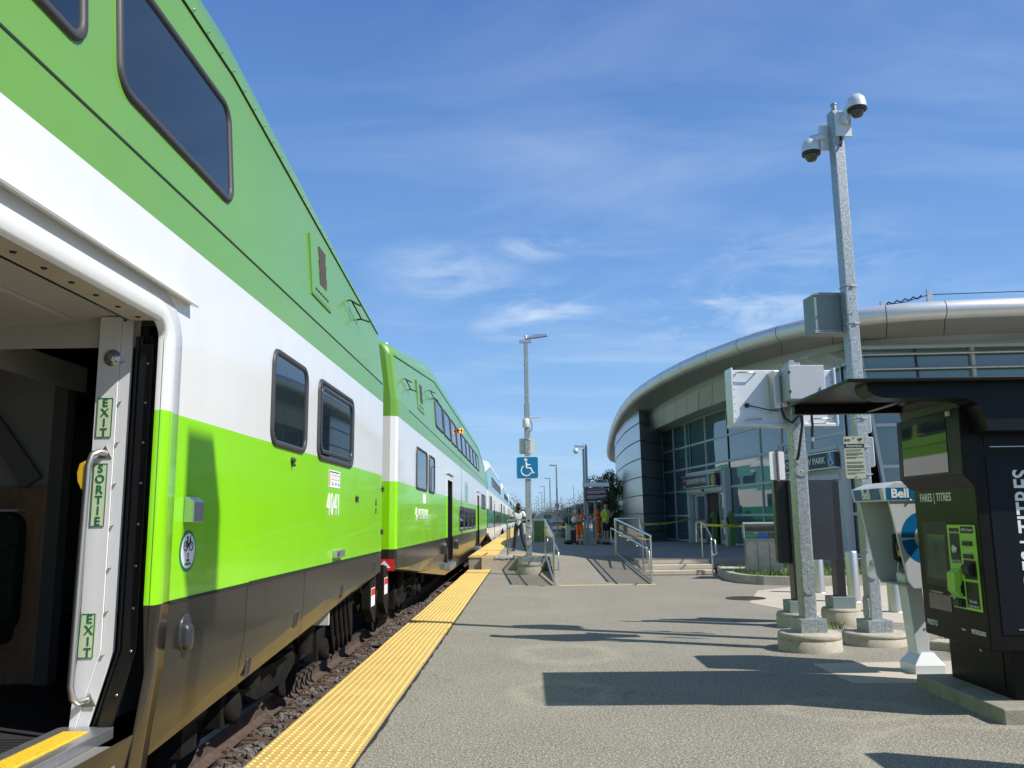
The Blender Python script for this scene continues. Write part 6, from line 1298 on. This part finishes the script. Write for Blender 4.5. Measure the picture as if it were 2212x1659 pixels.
def person(label, loc, rz, H, skin, pose, top, bottom, hair=(.01, .008, .006), beard=False, shorts=False, sleeve='short', vest=None, hat=None, stripes=None, shoe=(.02, .02, .02), bald=False, build=1.0):
    k = H / 1.75; t = thing('person', label, 'person', loc, rz); g = lambda *p: tuple(c * k for c in p); sm = surfmat('skin', skin, .55)
    W = build; J = dict(pel=g(0, 0, .95), waist=g(0, 0, 1.08), chest=g(0, -.01, 1.30), neck=g(0, 0, 1.46), hb=g(0, -.01, 1.54), hc=g(0, -.025, 1.62), ht=g(0, -.01, 1.71))
    for s, n in ((-1, 'R'), (1, 'L')):
        J['sh' + n] = g(s * .185 * W, 0, 1.41); J['el' + n] = g(*pose['el' + n]); J['wr' + n] = g(*pose['wr' + n]); w_ = Vector(pose['wr' + n]); e_ = Vector(pose['el' + n]); d = (w_ - e_).normalized() * .07; J['hd' + n] = g(*(w_ + d))
        J['hp' + n] = g(s * .09, 0, .90); J['kn' + n] = g(*pose.get('kn' + n, (s * .11, -.02, .50))); J['an' + n] = g(*pose.get('an' + n, (s * .12, .02, .08))); a = Vector(J['an' + n]); J['to' + n] = tuple(a + Vector((s * .03, -.15, -.045)) * k)
    order = ['pel', 'waist', 'chest', 'neck', 'hb', 'hc', 'ht', 'shR', 'elR', 'wrR', 'hdR', 'shL', 'elL', 'wrL', 'hdL', 'hpR', 'knR', 'anR', 'toR', 'hpL', 'knL', 'anL', 'toL']
    E_ = [('pel', 'waist'), ('waist', 'chest'), ('chest', 'neck'), ('neck', 'hb'), ('hb', 'hc'), ('hc', 'ht')] + [p for n in 'RL' for p in (('chest', 'sh' + n), ('sh' + n, 'el' + n), ('el' + n, 'wr' + n), ('wr' + n, 'hd' + n), ('pel', 'hp' + n), ('hp' + n, 'kn' + n), ('kn' + n, 'an' + n), ('an' + n, 'to' + n))]
    rad = dict(pel=.115, waist=.11, chest=.125, neck=.055, hb=.062, hc=.088, ht=.062, sh=.055, el=.040, wr=.027, hd=.030, hp=.085, kn=.055, an=.038, to=.032)
    R_ = lambda n: rad[n if n in rad else n[:2]] * k * (W if n in ('pel', 'waist', 'chest', 'hpR', 'hpL') else 1)
    ix = {n: i for i, n in enumerate(order)}
    ex = MB()
    for n in 'RL':   # fingers and thumb
        h0 = Vector(J['hd' + n]); d = (h0 - Vector(J['wr' + n])).normalized(); sd = d.cross(Vector((0, 1, .2))).normalized(); cu = d.cross(sd).normalized()
        for j, (off, ln_) in enumerate(((-.03, .055), (-.01, .065), (.01, .062), (.03, .048))):
            p0 = h0 + sd * off * k; ex.tube([p0, p0 + d * ln_ * .55 * k, p0 + (d * ln_ * .9 + cu * .02) * k], [.010 * k, .009 * k, .006 * k], 6)
        ex.tube([h0 - d * .03 * k + sd * .02 * k, h0 + (sd * .05 + d * .0) * k, h0 + (sd * .055 + d * .035) * k], [.012 * k, .011 * k, .008 * k], 6)
    hc = Vector(J['hc'])
    ex.lathe([(0, -.115 * k), (.012 * k, -.11 * k), (.016 * k, -.09 * k)], hc + Vector((0, 0, -.01 * k)), 6, axis='y')
    for s in (-1, 1): ex.lathe([(.0, .105 * k * s), (.02 * k, .10 * k * s), (.025 * k, .085 * k * s)], hc + Vector((0, .01, 0)), 8, axis='x')
    body = skinned('body', [J[n] for n in order], [(ix[a], ix[b_]) for a, b_ in E_], [R_(n) for n in order], sm, t, extra=ex)
    # face
    for s in (-1, 1):
        b = MB(); b.lathe([(.013 * k, 0), (0, -.006 * k)], hc + Vector((s * .032 * k, -.088 * k, .012 * k)), 8, axis='y'); b.build('eye', M['decal_black'], t)
    b = MB(); b.bar(hc + Vector((-.025 * k, -.088 * k, -.055 * k)), hc + Vector((.025 * k, -.088 * k, -.055 * k)), .01 * k, .009 * k); b.build('mouth', surfmat('lips', tuple(c * .7 for c in skin), .5), t)
    hm = surfmat('hair', hair, .8)
    def shell(z0, z1, grow, name, m, ymin=-9, ymax=9):
        b = MB(); rings = []
        for i in range(9):
            a = z0 + (z1 - z0) * i / 8; r_ = math.sqrt(max(0, 1 - (a) ** 2)); rings.append([(hc.x + .093 * k * grow * r_ * math.cos(u), hc.y + .012 * k + .108 * k * grow * r_ * math.sin(u), hc.z + .012 * k + .118 * k * grow * a) for u in [i2 * math.pi / 8 for i2 in range(16)]])
        b.loft(rings, caps=True); return b.build(name, m, t)
    if not bald: shell(.36, 1.0, 1.05, 'hair', hm)
    if beard:
        b = MB(); b.loft([[(hc.x + r_ * k * math.cos(R(a)), hc.y + .0 + (r_ + .018) * k * math.sin(R(a)), hc.z + z * k) for a in range(180, 361, 20)] for z, r_ in ((-.045, .091), (-.07, .086), (-.105, .07), (-.125, .04))], closed=False); b.build('beard', hm, t, recalc=False)
    # clothes
    tm = surfmat('shirt', top, .8, bump=.2, bscale=12)
    f = 1.14
    def mid(a, b_, u): return tuple(Vector(J[a]).lerp(Vector(J[b_]), u))
    ns = [mid('pel', 'waist', -.9), J['waist'], J['chest'], mid('chest', 'neck', .72)]; es = [(0, 1), (1, 2), (2, 3)]; rs = [rad['pel'] * k * W * 1.16, rad['waist'] * k * W * 1.18, rad['chest'] * k * W * 1.14, .075 * k]
    for n in 'RL':
        i = len(ns); end = mid('sh' + n, 'el' + n, .75) if sleeve == 'short' else J['wr' + n]
        ns += [J['sh' + n]] + ([end] if sleeve == 'short' else [J['el' + n], end]); es += [(2, i), (i, i + 1)] + ([] if sleeve == 'short' else [(i + 1, i + 2)]); rs += [.070 * k, .062 * k] + ([] if sleeve == 'short' else [.045 * k])
    skinned('shirt', ns, es, rs, tm, t, root=0)
    bm_ = surfmat('trousers', bottom, .85, bump=.2, bscale=10)
    ns = [mid('pel', 'waist', .8), J['pel']]; es = [(0, 1)]; rs = [rad['waist'] * k * W * 1.12, rad['pel'] * k * W * 1.08]
    for n in 'RL':
        i = len(ns)
        if shorts: ns += [J['hp' + n], mid('hp' + n, 'kn' + n, .92)]; es += [(1, i), (i, i + 1)]; rs += [.105 * k * W, .092 * k]
        else: ns += [J['hp' + n], J['kn' + n], mid('kn' + n, 'an' + n, .93)]; es += [(1, i), (i, i + 1), (i + 1, i + 2)]; rs += [.10 * k * W, .078 * k, .070 * k]
    skinned('shorts' if shorts else 'trousers', ns, es, rs, bm_, t, root=1)
    for n in 'RL':
        a = Vector(J['an' + n]); to = Vector(J['to' + n]); b = MB(); z0 = -a.z
        b.loft([[tuple(a + Vector((x * .048 * k, .055 * k, z))) for x, z in ((-1, -a.z), (1, -a.z), (.9, .02), (-.9, .02))], [tuple(a + Vector((x * .05 * k, -.03 * k, z))) for x, z in ((-1, -a.z), (1, -a.z), (.85, .03), (-.85, .03))], [tuple(Vector((to.x, to.y, a.z)) + Vector((x * .05 * k, .02, z))) for x, z in ((-1, -a.z), (1, -a.z), (.8, -.03 * k), (-.8, -.03 * k))], [tuple(Vector((to.x, to.y, a.z)) + Vector((x * .03 * k, -.04 * k, z))) for x, z in ((-1, -a.z), (1, -a.z), (.8, -.06 * k), (-.8, -.06 * k))]], caps=True, smooth=False)
        b.build('shoe', surfmat('shoe_leather', shoe, .6), t, bevel=.008)
    if vest:
        ns = [mid('pel', 'waist', -.8), J['waist'], J['chest'], mid('chest', 'neck', .6)]; skinned('safety_vest', ns + [mid('chest', 'shR', .85), mid('chest', 'shL', .85)], [(0, 1), (1, 2), (2, 3), (2, 4), (2, 5)], [rad['pel'] * k * W * 1.24, rad['waist'] * k * W * 1.27, rad['chest'] * k * W * 1.24, .085 * k, .085 * k, .085 * k], surfmat('vest_fabric', vest, .7, bump=.2, bscale=12), t)
    if stripes:
        sm2 = surfmat('reflective_stripe', stripes, .4)
        b = MB(); wv = Vector(J['waist']); R0 = (.148 if vest else .137) * k * W
        b.lathe([(R0, 0), (R0 * 1.02, .03 * k), (R0, .06 * k)], wv + Vector((0, 0, .02 * k)), 20)
        for s in (-1, 1): b.bar(wv + Vector((s * .075 * k, -R0 * .97, .05 * k)), Vector(J['chest']) + Vector((s * .085 * k, -.150 * k * W, .08 * k)), .05 * k, .012); b.bar(wv + Vector((s * .075 * k, R0 * .97, .05 * k)), Vector(J['chest']) + Vector((s * .085 * k, .150 * k * W, .08 * k)), .05 * k, .012)
        b.build('reflective_stripes', sm2, t)
        if not shorts:
            for n in 'RL':
                for u in (.25, .65): p = Vector(J['kn' + n]).lerp(Vector(J['an' + n]), u); b = MB(); b.lathe([(.074 * k, -.035 * k), (.080 * k, 0), (.074 * k, .035 * k)], p, 16); b.build('leg_stripe', sm2, t)
    if hat:
        b = MB(); rings = [(.118, .035), (.116, .07), (.095, .115), (.05, .14), (0, .147)]; b.lathe([(r_ * k, z * k) for r_, z in rings], hc + Vector((0, .005, .0)), 18); b.prism([(-.07 * k, -.10 * k), (.07 * k, -.10 * k), (.05 * k, -.155 * k), (-.05 * k, -.155 * k)], .035 * k, .045 * k); n0 = len(b.v) - 8
        b.v = b.v[:n0] + [(x + hc.x, y + hc.y, z + hc.z) for x, y, z in b.v[n0:]]; b.build('hard_hat', surfmat('hat', hat, .4), t)
    return t
person('conductor in white shirt and dark trousers leaning on the raised platform railing', (-.34, 29.6, .386), R(-8), 1.66, (.055, .03, .02), dict(elR=(-.30, -.05, 1.14), wrR=(-.10, -.26, 1.10), elL=(.27, -.12, 1.15), wrL=(.36, -.34, 1.16), knR=(-.12, -.05, .5), anR=(-.20, .02, .08), knL=(.13, -.03, .5), anL=(.25, .0, .08)), (.70, .71, .74), (.03, .032, .036), beard=True)
t = person('man in orange work shirt and trousers holding a white helmet, facing the camera', (2.15, 35.4, .386), R(-12), 1.56, (.16, .075, .045), dict(elR=(-.33, -.02, 1.12), wrR=(-.10, -.24, 1.02), elL=(.32, -.04, 1.14), wrL=(.05, -.26, 1.02), anR=(-.10, 0, .08), anL=(.10, 0, .08), knR=(-.10, -.01, .5), knL=(.10, -.01, .5)), (1.0, .16, .03), (1.0, .17, .035), bald=True, beard=True, stripes=(.55, .60, .38), hair=(.03, .028, .025))
b = MB((0, 0, 0)); b.lathe([(.125, 0), (.12, .05), (.09, .10), (.04, .125), (0, .13)], (0, 0, 0), 18); b.lathe([(.14, -.01), (.125, 0)], (0, 0, 0), 18)
o = b.build('hard_hat', M['plainwhite']); o.location = (1.93, 35.22, 1.42); o.rotation_euler = (R(75), R(-35), 0); tag(o, 'white hard hat carried under the arm of the man in orange', 'hard hat')
person('bearded man in orange coveralls and dark hard hat standing behind the lime vest', (2.98, 36.0, .386), R(70), 1.76, (.10, .05, .03), dict(elR=(-.28, -.10, 1.16), wrR=(-.34, -.34, 1.12), elL=(.26, .0, 1.14), wrL=(.24, -.16, .95)), (1.0, .11, .02), (1.0, .11, .02), beard=True, vest=(1.0, .16, .03), stripes=(.55, .60, .38), hat=(.05, .055, .06), shoe=(.10, .03, .02), sleeve='short')
person('man in lime safety vest and black shorts, turned away with a phone in his hand', (3.24, 35.2, .386), R(115), 1.74, (.42, .24, .16), dict(elR=(-.26, -.10, 1.12), wrR=(-.10, -.28, 1.30), elL=(.28, -.02, 1.13), wrL=(.10, -.30, 1.27)), (.22, .23, .24), (.008, .008, .01), shorts=True, vest=(.42, .75, .03), stripes=(.80, .22, .08), build=1.12)
